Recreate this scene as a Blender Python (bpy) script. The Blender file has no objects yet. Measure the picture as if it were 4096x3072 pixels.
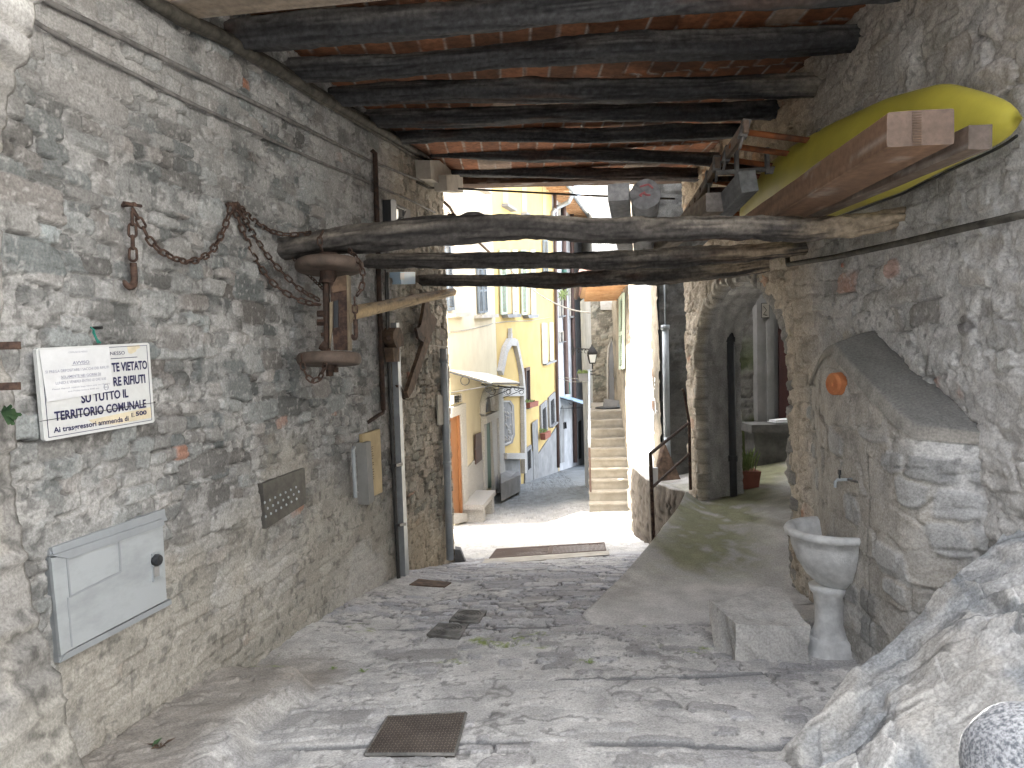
import bpy, math, random
import numpy as np
from mathutils import Vector, Matrix

# ------------------------------------------------------------------ camera
S = bpy.context.scene
COL = S.collection
FPX, PITCH, ROLL = 2840.0, math.radians(1.7), 0.03
CAM = Vector((0.0, 0.0, 1.6))
_F = Vector((0, math.cos(PITCH), -math.sin(PITCH)))
_R0 = Vector((1, 0, 0)); _U0 = Vector((0, math.sin(PITCH), math.cos(PITCH)))
_R = _R0*math.cos(ROLL) - _U0*math.sin(ROLL)
_U = _U0*math.cos(ROLL) + _R0*math.sin(ROLL)
cd = bpy.data.cameras.new('camera'); cam = bpy.data.objects.new('camera', cd); COL.objects.link(cam)
cd.sensor_width = 36.0; cd.lens = 36.0*FPX/4096.0; cd.clip_start = 0.02; cd.clip_end = 2000
cam.matrix_world = Matrix(((_R.x, _U.x, -_F.x, CAM.x), (_R.y, _U.y, -_F.y, CAM.y), (_R.z, _U.z, -_F.z, CAM.z), (0, 0, 0, 1)))
S.camera = cam
# ------------------------------------------------------------------ light
SUN_EL, SUN_A = math.radians(52), math.radians(-3)    # comes from the left, square to the lane
trav = Vector((math.cos(SUN_A)*math.cos(SUN_EL), math.sin(SUN_A)*math.cos(SUN_EL), -math.sin(SUN_EL)))
W = bpy.data.worlds.new('World'); S.world = W; W.use_nodes = True
nt = W.node_tree; bg = nt.nodes['Background']
sky = nt.nodes.new('ShaderNodeTexSky'); sky.sky_type = 'NISHITA'; sky.sun_disc = False
sky.sun_elevation = SUN_EL; sky.sun_rotation = math.atan2(-trav.x, -trav.y)
sky.air_density = 0.8; sky.dust_density = 3.0; sky.ozone_density = 0.6
hs_ = nt.nodes.new('ShaderNodeHueSaturation'); hs_.inputs['Saturation'].default_value = .38   # a whitish, hazy sky
nt.links.new(sky.outputs[0], hs_.inputs['Color']); nt.links.new(hs_.outputs[0], bg.inputs[0]); bg.inputs[1].default_value = 0.15
ld = bpy.data.lights.new('sun', 'SUN'); ld.energy = 4.5; ld.angle = math.radians(0.5); ld.color = (1.0, 0.95, 0.86)
sun = bpy.data.objects.new('sun', ld); COL.objects.link(sun); sun.location = (-20, -8, 30)
sun.rotation_euler = trav.to_track_quat('-Z', 'Y').to_euler()
S.view_settings.view_transform = 'Standard'; S.view_settings.look = 'None'
S.view_settings.gamma = 1.0; S.view_settings.exposure = 3.65
S.render.engine = 'CYCLES'
S.cycles.use_denoising = True; S.cycles.max_bounces = 12; S.cycles.diffuse_bounces = 6
S.cycles.sample_clamp_indirect = 8.0

# ------------------------------------------------------------------ pixel rays -> points on real planes
def ray(px, py):
    return _F + _R*((px-2048)/FPX) - _U*((py-1536)/FPX)
def atY(px, py, Y):
    d = ray(px, py); return CAM + d*(Y/d.y)
def atZ(px, py, z):
    d = ray(px, py); return CAM + d*((z-CAM.z)/d.z)
class Pl:                                              # a vertical plane through two plan points
    def __init__(s, a, b, flip=1):
        s.o = Vector((a[0], a[1], 0)); e = Vector((b[0], b[1], 0)) - s.o
        s.L = e.length; s.e = e.normalized(); s.n = Vector((s.e.y, -s.e.x, 0))*flip
    def hit(s, px, py, off=0.0):
        d = ray(px, py); t = ((s.o + s.n*off - CAM).dot(s.n))/d.dot(s.n); return CAM + d*t
    def sz(s, px, py, off=0.0):
        p = s.hit(px, py, off); return (p-s.o).dot(s.e), p.z
    def pt(s, a, z, off=0.0):
        return s.o + s.e*a + s.n*off + Vector((0, 0, z))
LW = Pl((-2.058, 0), (-2.058+0.18*10, 10))             # left passage wall
RW = Pl((1.95, 0), (1.95, 10), -1)                     # right passage wall
P0, P1, P3, P4 = (-1.40, 16.0), (-0.47, 23.0), (1.965, 31.0), (4.0, 39.0)
CF = Pl(P0, P1); YF = Pl(P1, P3); GF = Pl(P3, P4)      # cream, yellow, grey house fronts
RH = Pl((1.92, 9.2), (1.92+0.093*10, 19.2), -1)        # right house wall along the stairs

# ------------------------------------------------------------------ numpy noise
def h2(i, j, k=0):
    i = np.asarray(i, np.int64); j = np.asarray(j, np.int64)
    x = (i*374761393 + j*668265263 + (k*1442695041+12345)) & 0xffffffff
    x = ((x ^ (x >> 13))*1274126177) & 0xffffffff
    x = ((x ^ (x >> 15))*2246822519) & 0xffffffff
    x = x ^ (x >> 16)
    return x/4294967296.0
def vn(x, y, k=0):
    x = np.asarray(x, float); y = np.asarray(y, float)
    i = np.floor(x); j = np.floor(y); fx = x-i; fy = y-j
    fx = fx*fx*(3-2*fx); fy = fy*fy*(3-2*fy); i = i.astype(np.int64); j = j.astype(np.int64)
    a = h2(i, j, k); b = h2(i+1, j, k); c = h2(i, j+1, k); d = h2(i+1, j+1, k)
    return (a*(1-fx)+b*fx)*(1-fy) + (c*(1-fx)+d*fx)*fy
def fbm(x, y, k=0, o=4, g=0.5):
    t = 0; a = 1; s = 0
    for n in range(o):
        t = t + a*vn(x*2**n + 7.3*n, y*2**n - 3.1*n, k+n*17); s += a; a *= g
    return t/s
def sst(a, b, x):
    t = np.clip((x-a)/(b-a), 0, 1); return t*t*(3-2*t)
def mix3(a, b, t):
    return a*(1-t[..., None]) + b*t[..., None]
def C3(c, shape):
    return np.broadcast_to(np.array(c, float), shape+(3,)).copy()
def stones(u, v, cw, ch, seed, jit=0.7, warp=1.0, rag=0.16, p=3.6, fill=1.0):
    u = u + warp*0.10*(fbm(u*2.2, v*2.2, seed+1, 3)-.5); v = v + warp*0.10*(fbm(u*1.3, v*1.6, seed+2, 3)-.5) + warp*ch*.9*(fbm(v*1.1/ch*.18, v*0, seed+12, 2)-.5)
    u = u + rag*cw*.30*(fbm(u*9, v*12, seed+13, 3)-.5); v = v + rag*ch*.55*(fbm(u*10, v*10, seed+14, 3)-.5)
    j0 = np.floor(v/ch).astype(np.int64)
    F1 = np.full(u.shape, 9.0); F2 = np.full(u.shape, 9.0); idi = np.zeros(u.shape, np.int64); idj = np.zeros(u.shape, np.int64)
    for dj in (-1, 0, 1):
        j = j0+dj; w = cw*(.60+.9*h2(j, 0*j, seed+3)); off = h2(j, 0*j+1, seed+4)*w*3
        i0 = np.floor((u+off)/w).astype(np.int64)
        for di in (-1, 0, 1):
            i = i0+di
            cx = (i+.5+.55*jit*(h2(i, j, seed+5)-.5))*w-off; cy = (j+.5+.30*jit*(h2(i, j, seed+6)-.5))*ch
            sx = w*(.44+.20*h2(i, j, seed+7))*fill; sy = ch*(.42+.20*h2(i, j, seed+8))*fill
            tl = (h2(i, j, seed+9)-.5)*.30; t2 = (h2(i, j, seed+15)-.5)*.5
            du = u-cx; dv = v-cy
            a = np.abs(du+(tl+t2)*dv)/sx; b = np.abs(dv-tl*du*.5)/sy
            d = (a**p+b**p)**(1/p)
            m = d < F1
            F2 = np.where(m, F1, np.minimum(F2, d)); F1 = np.where(m, d, F1)
            idi = np.where(m, i, idi); idj = np.where(m, j, idj)
    e = np.minimum(1.0-F1, (F2-F1)*.75)
    e = e + rag*(fbm(u*26, v*26, seed+10, 3)-.5)*1.0 + rag*.6*(fbm(u*7, v*7, seed+11, 2)-.5)
    return e, idi, idj

# ------------------------------------------------------------------ object helpers
def wloc(o):
    v = Vector((0, 0, 0))
    while o is not None:
        v = v + o.location; o = o.parent
    return v
def tag(o, label=None, cat=None, group=None, kind=None):
    if label: o['label'] = label
    if cat: o['category'] = cat
    if group: o['group'] = group
    if kind: o['kind'] = kind
    return o
def thing(name, label, cat, loc=(0, 0, 0), group=None):
    o = bpy.data.objects.new(name, None); COL.objects.link(o); o.location = loc; o.empty_display_size = .05
    return tag(o, label, cat, group)
def mobj(name, V, Fc, m, parent=None, smooth=False, col=None, origin=None):
    V = np.asarray([tuple(p) for p in V] if not isinstance(V, np.ndarray) else V, float).reshape(-1, 3)
    if parent is not None:
        off = np.array(wloc(parent)); loc = (0, 0, 0)
    else:
        lo = V.min(0); hi = V.max(0); off = np.array(((lo[0]+hi[0])/2, (lo[1]+hi[1])/2, lo[2])); loc = tuple(off)
    me = bpy.data.meshes.new(name)
    me.from_pydata((V-off).tolist(), [], Fc.tolist() if isinstance(Fc, np.ndarray) else Fc)
    if smooth: me.polygons.foreach_set('use_smooth', [True]*len(me.polygons))
    if col is not None:
        at = me.color_attributes.new('Col', 'FLOAT_COLOR', 'POINT')
        c = np.ones((len(V), 4)); c[:, :3] = np.clip(np.asarray(col).reshape(-1, 3), 0.004, 0.92); at.data.foreach_set('color', c.ravel())
    me.materials.append(m); me.update()
    o = bpy.data.objects.new(name, me); COL.objects.link(o)
    if parent is not None: o.parent = parent
    o.location = loc
    return o
def grid_faces(ny, nx, keep=None, off=0):
    a = np.arange(ny*nx).reshape(ny, nx)
    q = np.stack([a[:-1, :-1], a[:-1, 1:], a[1:, 1:], a[1:, :-1]], -1)
    if keep is not None: q = q[keep]
    return q.reshape(-1, 4)+off
class MB:
    def __init__(s): s.v = []; s.f = []
    def add(s, V, Fc):
        n = len(s.v); s.v += [Vector(p) for p in V]; s.f += [tuple(i+n for i in f) for f in Fc]; return s
    def prism(s, poly, vec, taper=1.0):
        poly = [Vector(p) for p in poly]; vec = Vector(vec); n = len(poly)
        c = sum(poly, Vector())/n
        top = [c+(p-c)*taper+vec for p in poly]
        F = [tuple(range(n-1, -1, -1)), tuple(range(n, 2*n))]+[(i, (i+1) % n, n+(i+1) % n, n+i) for i in range(n)]
        return s.add(poly+top, F)
    def box(s, c, size, X=None, Y=None, Z=None):
        X = Vector(X).normalized() if X is not None else Vector((1, 0, 0)); Y = Vector(Y).normalized() if Y is not None else Vector((0, 1, 0))
        Z = Vector(Z).normalized() if Z is not None else X.cross(Y).normalized()
        c = Vector(c); a, b, d = size[0]/2, size[1]/2, size[2]/2
        return s.prism([c-X*a-Y*b-Z*d, c+X*a-Y*b-Z*d, c+X*a+Y*b-Z*d, c-X*a+Y*b-Z*d], Z*2*d)
    def tube(s, pts, r, seg=8, cap=True):
        pts = [Vector(p) for p in pts]; n = len(pts); rr = r if isinstance(r, (list, tuple)) else [r]*n
        V = []; F = []; pu = None
        for i, p in enumerate(pts):
            t = (pts[min(i+1, n-1)]-pts[max(i-1, 0)]).normalized()
            if pu is None:
                ref = Vector((0, 0, 1)) if abs(t.z) < .9 else Vector((1, 0, 0))
                u = t.cross(ref).normalized()
            else:
                u = (pu - t*pu.dot(t)).normalized()
            pu = u; w = t.cross(u)
            for k in range(seg):
                a = 2*math.pi*k/seg; V.append(p+(u*math.cos(a)+w*math.sin(a))*rr[i])
        for i in range(n-1):
            for k in range(seg):
                F.append((i*seg+k, i*seg+(k+1) % seg, (i+1)*seg+(k+1) % seg, (i+1)*seg+k))
        if cap: F += [tuple(range(seg-1, -1, -1)), tuple(range((n-1)*seg, n*seg))]
        return s.add(V, F)
    def lathe(s, prof, c, seg=24, ax=(0, 0, 1), a0=0, a1=2*math.pi, sc=(1, 1)):
        ax = Vector(ax).normalized(); ref = Vector((0, 0, 1)) if abs(ax.z) < .9 else Vector((1, 0, 0))
        u = ax.cross(ref).normalized() if abs(ax.z) < .9 else Vector((1, 0, 0)); w = ax.cross(u)
        c = Vector(c); n = len(prof); full = abs(a1-a0-2*math.pi) < 1e-6; m = seg if full else seg+1
        V = [c+ax*z+(u*math.cos(a0+(a1-a0)*k/seg)*sc[0]+w*math.sin(a0+(a1-a0)*k/seg)*sc[1])*max(r, 1e-4) for r, z in prof for k in range(m)]
        F = []
        for i in range(n-1):
            for k in range(seg):
                k2 = (k+1) % m
                F.append((i*m+k, i*m+k2, (i+1)*m+k2, (i+1)*m+k))
        return s.add(V, F)
    def build(s, name, m, parent=None, smooth=False):
        return mobj(name, s.v, s.f, m, parent, smooth)
def slab(pl, corners, off, th, mb=None):                # a flat piece on a wall, outlined by where its corners are seen
    mb = mb or MB(); return mb.prism([pl.hit(x, y, off) for x, y in corners], pl.n*th)
def rect(pl, s0, s1, z0, z1, off, th, mb=None):
    mb = mb or MB(); return mb.prism([pl.pt(s0, z0, off), pl.pt(s1, z0, off), pl.pt(s1, z1, off), pl.pt(s0, z1, off)], pl.n*th)
# ------------------------------------------------------------------ materials
def _base(name):
    m = bpy.data.materials.new(name); m.use_nodes = True; t = m.node_tree; return m, t, t.nodes['Principled BSDF']
def _bump(t, b, scale, strength, dist, det=5):
    tc = t.nodes.new('ShaderNodeTexCoord'); n = t.nodes.new('ShaderNodeTexNoise'); n.inputs['Scale'].default_value = scale; n.inputs['Detail'].default_value = det
    n.inputs['Roughness'].default_value = .62
    bp = t.nodes.new('ShaderNodeBump'); bp.inputs['Strength'].default_value = strength; bp.inputs['Distance'].default_value = dist
    t.links.new(tc.outputs['Object'], n.inputs['Vector']); t.links.new(n.outputs[0], bp.inputs['Height']); t.links.new(bp.outputs[0], b.inputs['Normal'])
    return tc, n
def _vary(t, tc, colout, b, scale, var):
    n = t.nodes.new('ShaderNodeTexNoise'); n.inputs['Scale'].default_value = scale; n.inputs['Detail'].default_value = 8; n.inputs['Roughness'].default_value = .68
    mr = t.nodes.new('ShaderNodeMapRange'); mr.inputs[1].default_value = .36; mr.inputs[2].default_value = .64; mr.inputs[3].default_value = 1-var; mr.inputs[4].default_value = 1+var
    mx = t.nodes.new('ShaderNodeMix'); mx.data_type = 'RGBA'; mx.blend_type = 'MULTIPLY'; mx.inputs[0].default_value = 1
    t.links.new(tc.outputs['Object'], n.inputs['Vector']); t.links.new(n.outputs[0], mr.inputs[0])
    t.links.new(colout, mx.inputs[6]); t.links.new(mr.outputs[0], mx.inputs[7]); t.links.new(mx.outputs[2], b.inputs['Base Color'])
def mattr(name, rough=.9, vscale=28, var=.3, bscale=70, bump=.5, dist=.006, spec=.25):
    m, t, b = _base(name); b.inputs['Roughness'].default_value = rough; b.inputs['Specular IOR Level'].default_value = spec
    tc, _ = _bump(t, b, bscale, bump, dist)
    a = t.nodes.new('ShaderNodeAttribute'); a.attribute_name = 'Col'
    _vary(t, tc, a.outputs['Color'], b, vscale, var); return m
def mat(name, rgb, rough=.6, metal=0, var=.18, vscale=6, bscale=60, bump=.15, dist=.003, spec=.4):
    m, t, b = _base(name); b.inputs['Roughness'].default_value = rough; b.inputs['Metallic'].default_value = metal; b.inputs['Specular IOR Level'].default_value = spec
    tc, _ = _bump(t, b, bscale, bump, dist)
    c = t.nodes.new('ShaderNodeRGB'); c.outputs[0].default_value = (*rgb, 1)
    _vary(t, tc, c.outputs[0], b, vscale, var); return m
def mat2(name, c0, c1, lo=.42, hi=.6, rough=.7, metal=0, vscale=9, bscale=60, bump=.3, dist=.004, stretch=(1, 1, 1)):
    m, t, b = _base(name); b.inputs['Roughness'].default_value = rough; b.inputs['Metallic'].default_value = metal; b.inputs['Specular IOR Level'].default_value = .3
    tc, _ = _bump(t, b, bscale, bump, dist)
    mp = t.nodes.new('ShaderNodeMapping'); mp.inputs['Scale'].default_value = stretch
    n = t.nodes.new('ShaderNodeTexNoise'); n.inputs['Scale'].default_value = vscale; n.inputs['Detail'].default_value = 8; n.inputs['Roughness'].default_value = .65
    r = t.nodes.new('ShaderNodeValToRGB'); r.color_ramp.elements[0].position = lo; r.color_ramp.elements[1].position = hi
    r.color_ramp.elements[0].color = (*c0, 1); r.color_ramp.elements[1].color = (*c1, 1)
    t.links.new(tc.outputs['Object'], mp.inputs[0]); t.links.new(mp.outputs[0], n.inputs['Vector']); t.links.new(n.outputs[0], r.inputs[0]); t.links.new(r.outputs[0], b.inputs['Base Color'])
    return m
M = dict(
 stone=mattr('rubble_masonry', .93, 95, .26, 190, .5, .003),
 floor=mattr('cobble_paving', .88, 110, .28, 200, .5, .003),
 conc=mattr('rough_concrete', .9, 90, .24, 190, .4, .003),
 char=mattr('charred_wood', .75, 30, .35, 110, .5, .005, .35),
 tile=mattr('terracotta', .85, 22, .3, 80, .35, .004),
 wood=mattr('sawn_wood', .78, 30, .2, 90, .3, .003),
 rock=mattr('bedrock', .88, 90, .28, 160, .5, .004),
 plasA=mattr('painted_plaster', .9, 5, .08, 60, .2, .004),
 rust=mat2('rusty_iron', (.045, .03, .025), (.115, .072, .054), .4, .62, .8, .3, 30, 120, .5),
 rustd=mat2('dark_rusty_iron', (.035, .026, .022), (.085, .05, .036), .4, .65, .8, .3, 25, 120, .5),
 orust=mat2('orange_primer_steel', (.085, .04, .025), (.30, .10, .035), .36, .56, .7, .1, 6, 90, .3),
 wheel=mat2('weathered_wheel_wood', (.055, .042, .034), (.135, .100, .080), .35, .65, .75, 0, 9, 70, .4),
 steel=mat('grey_steel', (.33, .35, .37), .45, .6, .12, 12),
 galv=mat('galvanised_pipe', (.36, .39, .41), .5, .3, .14, 7, 50, .1),
 black=mat('black_cable', (.028, .027, .026), .6, 0, .3, 20),
 cable=mat2('dusty_cable', (.035, .032, .026), (.11, .10, .082), .4, .7, .8, 0, 14, 80, .3),
 gcable=mat2('plastered_cable', (.12, .115, .11), (.22, .21, .2), .4, .65, .9, 0, 14, 80, .3),
 enamel=mat('white_enamel', (.58, .59, .58), .35, 0, .07, 7, 30, .05, .001),
 paper=mat('white_paper', (.62, .63, .635), .8, 0, .05, 10, 40, .05, .001),
 stainp=mat('aged_paper', (.62, .55, .40), .7, 0, .12, 14, 40, .05, .001),
 ink=mat('navy_lettering', (.03, .03, .09), .6, 0, .2, 40, 60, 0),
 inkl=mat('faded_lettering', (.30, .31, .38), .8, 0, .1, 40, 60, 0),
 boxg=mat2('grey_resin_cabinet', (.285, .305, .315), (.365, .39, .405), .30, .52, .55, 0, 3.5, 50, .08, .001, (1, 1, 2.2)),
 boxd=mat('grey_resin_frame', (.28, .30, .315), .55, 0, .09, 5, 50, .06, .001),
 dark=mat('dark_plastic', (.025, .027, .03), .45, 0, .2, 10),
 plaque=mat2('dark_metal_plate', (.075, .072, .066), (.13, .125, .11), .4, .65, .55, .35, 12, 60, .15),
 notice=mat2('yellowed_notice', (.34, .26, .14), (.48, .38, .22), .35, .65, .75, 0, 5, 60, .1),
 kayak=mat('yellow_hull', (.46, .405, .06), .42, 0, .10, 4, 18, .05, .002, .5),
 basin=mat2('worn_basin_stone', (.44, .445, .44), (.64, .645, .635), .38, .62, .9, 0, 11, 120, .6, .005),
 terra=mat2('terracotta_disc', (.36, .12, .05), (.50, .20, .08), .35, .65, .85, 0, 20, 90, .3),
 cast=mat2('cast_iron', (.10, .098, .092), (.20, .192, .18), .4, .65, .7, .35, 14, 90, .2),
 tread=mat2('worn_tread_ridges', (.16, .13, .11), (.26, .22, .19), .35, .65, .55, .4, 9, 90, .2),
 checker=mat2('rusty_tread_plate', (.055, .046, .040), (.115, .096, .082), .35, .65, .6, .4, 5, 90, .2),
 bark=mat2('brown_leather_wood', (.06, .04, .028), (.16, .105, .07), .4, .65, .85, 0, 12, 70, .4),
 pole=mat2('peeled_pole', (.28, .20, .11), (.50, .39, .23), .35, .6, .7, 0, 9, 70, .25),
 stairc=mat2('stair_concrete', (.22, .20, .165), (.33, .305, .26), .35, .65, .9, 0, 3.5, 70, .3),
 benchs=mat2('dark_bench_stone', (.10, .10, .095), (.17, .168, .16), .35, .65, .9, 0, 8, 70, .3),
 faded=mat2('faded_pale_wood', (.16, .125, .085), (.27, .22, .15), .35, .65, .8, 0, 12, 70, .3),
 glass=mat('window_glass', (.03, .035, .04), .12, 0, .1, 3, 20, 0),
 cream=mat2('cream_render', (.58, .51, .36), (.66, .59, .43), .35, .65, .9, 0, 1.3, 90, .15),
 yellow=mat2('ochre_render', (.50, .365, .15), (.56, .42, .185), .35, .65, .9, 0, 1.2, 90, .15),
 ygrey=mat2('grey_plinth', (.20, .20, .20), (.30, .30, .295), .35, .65, .9, 0, 1.6, 70, .2),
 grey=mat2('weathered_grey_render', (.36, .37, .385), (.54, .55, .56), .35, .65, .92, 0, 1.4, 70, .2),
 granite=mat2('speckled_granite', (.33, .32, .30), (.56, .545, .52), .42, .58, .85, 0, 60, 90, .3),
 tanpanel=mat('tan_panel', (.55, .42, .22), .8, 0, .06, 3),
 gshut=mat('sage_shutter', (.42, .50, .40), .6, 0, .08, 5),
 dshut=mat('slate_shutter', (.17, .20, .22), .6, 0, .1, 5),
 wshut=mat('cream_shutter', (.66, .66, .56), .6, 0, .06, 5),
 doorw=mat2('orange_door_wood', (.24, .10, .04), (.36, .17, .07), .35, .65, .5, 0, 5, 60, .1, .002, (6, 6, 1)),
 doorg=mat('dark_green_door', (.035, .085, .055), .5, 0, .12, 4),
 doorr=mat('dark_red_door', (.06, .02, .018), .6, 0, .15, 4),
 brownp=mat('brown_painted_metal', (.09, .055, .045), .5, .1, .12, 8),
 greenp=mat('green_painted_metal', (.05, .13, .10), .5, .1, .12, 8),
 awn=mat('white_polycarbonate', (.72, .72, .66), .4, 0, .06, 5, 30, .03),
 awnb=mat('blue_polycarbonate', (.45, .60, .74), .35, 0, .06, 5, 30, .03),
 iron=mat('black_wrought_iron', (.03, .03, .03), .5, .3, .2, 20),
 soffit=mat2('orange_soffit_boards', (.42, .24, .12), (.58, .37, .21), .35, .65, .75, 0, 4, 70, .15, .003, (1, 8, 1)),
 rooft=mat2('faded_pink_tiles', (.40, .24, .21), (.55, .36, .32), .35, .65, .85, 0, 3, 30, .3),
 leaf=mat2('leaf_green', (.02, .055, .025), (.055, .10, .04), .35, .65, .6, 0, 30, 60, .2),
 leafp=mat2('pale_leaf', (.10, .16, .05), (.26, .31, .12), .35, .65, .6, 0, 30, 60, .2),
 pot=mat('terracotta_pot', (.26, .095, .065), .8, 0, .12, 12),
 string=mat('green_string', (.02, .17, .13), .8, 0, .2, 20),
 plaster=mat2('pale_plaster', (.36, .33, .28), (.50, .47, .41), .35, .65, .9, 0, 6, 70, .3),
 cement=mat2('grey_cement_render', (.19, .19, .184), (.28, .277, .27), .35, .65, .92, 0, 3, 70, .25),
 lampg=mat('lamp_glass', (.75, .78, .76), .15, 0, .03, 3, 20, 0),
 granitb=mat2('dark_speckled_granite', (.10, .11, .125), (.36, .37, .385), .40, .60, .85, 0, 110, 140, .5),
 red=mat('red_paint', (.40, .13, .14), .8, 0, .2, 30),
)

# ================================================================== SETTING: ground and ramp
_gy = [-60, -5, 0, 2.0, 2.6, 3.37, 3.43, 4.24, 5, 6.1, 7.7, 10.5, 13, 16.5, 23, 31, 39, 60, 160]
_gz = [1.6, .45, .30, .17, .125, .075, .035, -.02, -.10, -.24, -.55, -1.02, -1.44, -2.14, -2.56, -3.2, -4.0, -6.0, -13]
def gz(X, Y):
    X = np.asarray(X, float); Y = np.asarray(Y, float)
    z = np.interp(Y, _gy, _gz)
    z = z + .22*sst(.6, 1.6, X)*sst(9.5, 12, Y)*(1-sst(17, 22, Y))
    wx = X-(-2.058+.18*Y)                                   # distance from the left wall: a worn stone ledge at its foot
    z = z + .085*(1-sst(.38, .50, wx+.05*np.sin(Y*4)+.06*np.sin(Y*9.3)))*sst(1.0, 1.6, Y)*(1-sst(3.45, 3.6, Y))
    z = z + .06*(1-sst(.0, .55, wx))*sst(3.0, 4.2, Y)*(1-sst(6, 7.4, Y))
    z = z - .10*sst(60, 10, X)*0
    return z
def gpt(px, py, up=0.0):                                    # where the line of sight meets the ground
    d = ray(px, py); t0, t1 = 1.2, 80.0; t = 1.2
    while t < 80:
        p = CAM+d*t
        if p.z < float(gz(p.x, p.y))+up: break
        t0 = t; t *= 1.02
    t1 = t
    for _ in range(30):
        tm = (t0+t1)/2; p = CAM+d*tm
        if p.z < float(gz(p.x, p.y))+up: t1 = tm
        else: t0 = tm
    return CAM+d*t1

def build_ground():
    Ys = [-60, -30, -15, -8, -4, -2, -.5, .5, 1.2]
    y = 1.5
    while y < 9: Ys.append(y); y += max(.0030*y, .0070)
    while y < 40: Ys.append(y); y += .011*y
    Ys += [46, 55, 70, 100, 160]
    Xs = [-60, -30, -15, -8, -5, -3.6, -2.8] + list(np.arange(-2.1, 2.15, .0085)) + [2.4, 2.6, 2.9, 3.3, 3.8, 4.5, 5.5, 7, 10, 16, 30, 60]
    X, Y = np.meshgrid(np.array(Xs), np.array(Ys)); Z = gz(X, Y)
    den = sst(.8, 1.6, Y)*(1-sst(2.2, 2.6, np.abs(X)))
    e, i, j = stones(X+.12*np.sin(Y*1.3), Y+.10*X*X, .15, .085, 11, 1.0, 1.0, .30, 3.0)
    e2, i2, j2 = stones(X, Y+.10*X*X, .36, .19, 31, .9, 1.2, .26, 3.2)
    big = (h2(i2, j2, 77) > .74) & (e2 > -.04)
    r1 = np.where(big, h2(i2, j2, 5), h2(i, j, 5)); r2 = np.where(big, h2(i2, j2, 6), h2(i, j, 6))
    e = np.where(big, e2*1.4, e)
    mk = sst(-.02, .10, e)
    lo = fbm(X*1.3, Y*1.6, 3, 4); lo2 = fbm(X*2.7+9, Y*2.2, 4, 4); hi = fbm(X*60, Y*60, 5, 2); md = fbm(X*9, Y*11, 6, 5)
    deep = sst(4.0, 4.6, Y+.5*(lo2-.5))                     # laid stones with open joints deeper in, stones sunk in mortar nearby
    fill = sst(.52, .64, lo+.3*(md-.5)-.05*sst(4.5, 5.5, Y))                     # patches where mortar hides everything
    bury = np.clip((1-deep)*np.where(r1 > .45, .30+.6*fill, .93)+deep*(.05+.85*fill+.2*(r1 < .25)), 0, 1)
    mort = mix3(C3((.37, .365, .355), X.shape), C3((.52, .512, .495), X.shape), sst(.25, .75, md))*(.9+.2*hi[..., None])
    st = np.where(deep > .5, .24+.22*r2, .19+.17*r2)
    stc = np.stack([st*(1.0+.06*(r1-.5)), st, st*(1.04-.10*(r1-.5))], -1)*(.62+.28*hi[..., None]+.5*md[..., None])
    edge = sst(.09, -.01, e)*sst(-.16, -.03, e)
    joint = np.clip(edge*(.15+.9*sst(.42, .58, fbm(X*5, Y*6, 18, 3)))*(1-.9*fill)*np.where(deep > .5, 1.25, (bury < .9)*.7), 0, 1)
    c = mix3(mort, stc, mk*(1-bury))
    c = c*(1-.75*joint[..., None])
    pit = sst(.66, .72, fbm(X*34, Y*34, 19, 2))*sst(.45, .6, md); c = c*(1-.45*pit[..., None])
    crack = sst(.020, .0, np.abs(fbm(X*3.1, Y*3.3, 21, 4)-.5))*sst(.45, .6, lo)
    c = c*(1-.5*crack[..., None])
    sm = sst(.55, .75, fbm(X*.9+4, Y*1.1, 8, 3))*(1-sst(9, 12, Y))
    c = mix3(c, mort*.93, sm*.6)
    ledge = (1-sst(.34, .56, X-(-2.058+.18*Y)+.06*np.sin(Y*5)))*(1-sst(3.5, 4.1, Y))
    lst = fbm(X*3+Y*2, Y*14-X*6, 17, 4); c = mix3(c, C3((.235, .215, .19), X.shape)*(.45+.7*md[..., None]+.5*lst[..., None]), ledge*.9)
    gm = sst(.64, .72, fbm(X*3.0+2, Y*4.2, 9, 4))*sst(3.4, 3.7, Y)*(1-sst(4.2, 4.6, Y))*sst(.5, .7, hi*.4+md*.6)
    c = mix3(c, C3((.20, .25, .07), X.shape), np.clip(gm*.9, 0, 1))
    out = sst(7.6, 8.2, Y); c = mix3(c, c*.55+C3((.60, .575, .51), X.shape)*.6, out*.8)  # paving outside painted paler, sun brightness put into the colour
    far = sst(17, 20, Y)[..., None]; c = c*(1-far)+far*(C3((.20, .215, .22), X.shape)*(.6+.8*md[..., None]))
    disp = ledge*(.02*(fbm(X*3+Y*2, Y*9-X*4, 17, 4)-.5)+.02*(md-.5)) + mk*(.013*(1-bury*.8)+.006*(r2-.5)) - .009*joint + .008*(md-.5)+.02*(lo-.5)+.0015*(hi-.5)-.003*pit
    for (yc, amp) in ((3.40, .018), (2.70, .014), (4.35, .010)):  # dark kerb strips across the ramped paving
        yy = yc+.05*np.sin(X*1.7+yc)+.05*(fbm(X*2.5, Y*0+yc, 12, 3)-.5)-.03*X*X*.3
        b = sst(.030, .012, np.abs(Y-yy))*sst(-1.35, -1.1, X)*sst(1.45, 1.2, X)*sst(.35, .5, fbm(X*2, yc+Y*0, 15, 2))
        disp = disp-amp*.6*b; c = mix3(c, C3((.13, .135, .142), X.shape)*(.7+.6*md[..., None]), b*.8)
    Z = Z+disp*den
    V = np.stack([X, Y, Z], -1); ny, nx = X.shape
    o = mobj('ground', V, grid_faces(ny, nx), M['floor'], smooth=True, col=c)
    tag(o, kind='structure')
build_ground()

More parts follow.
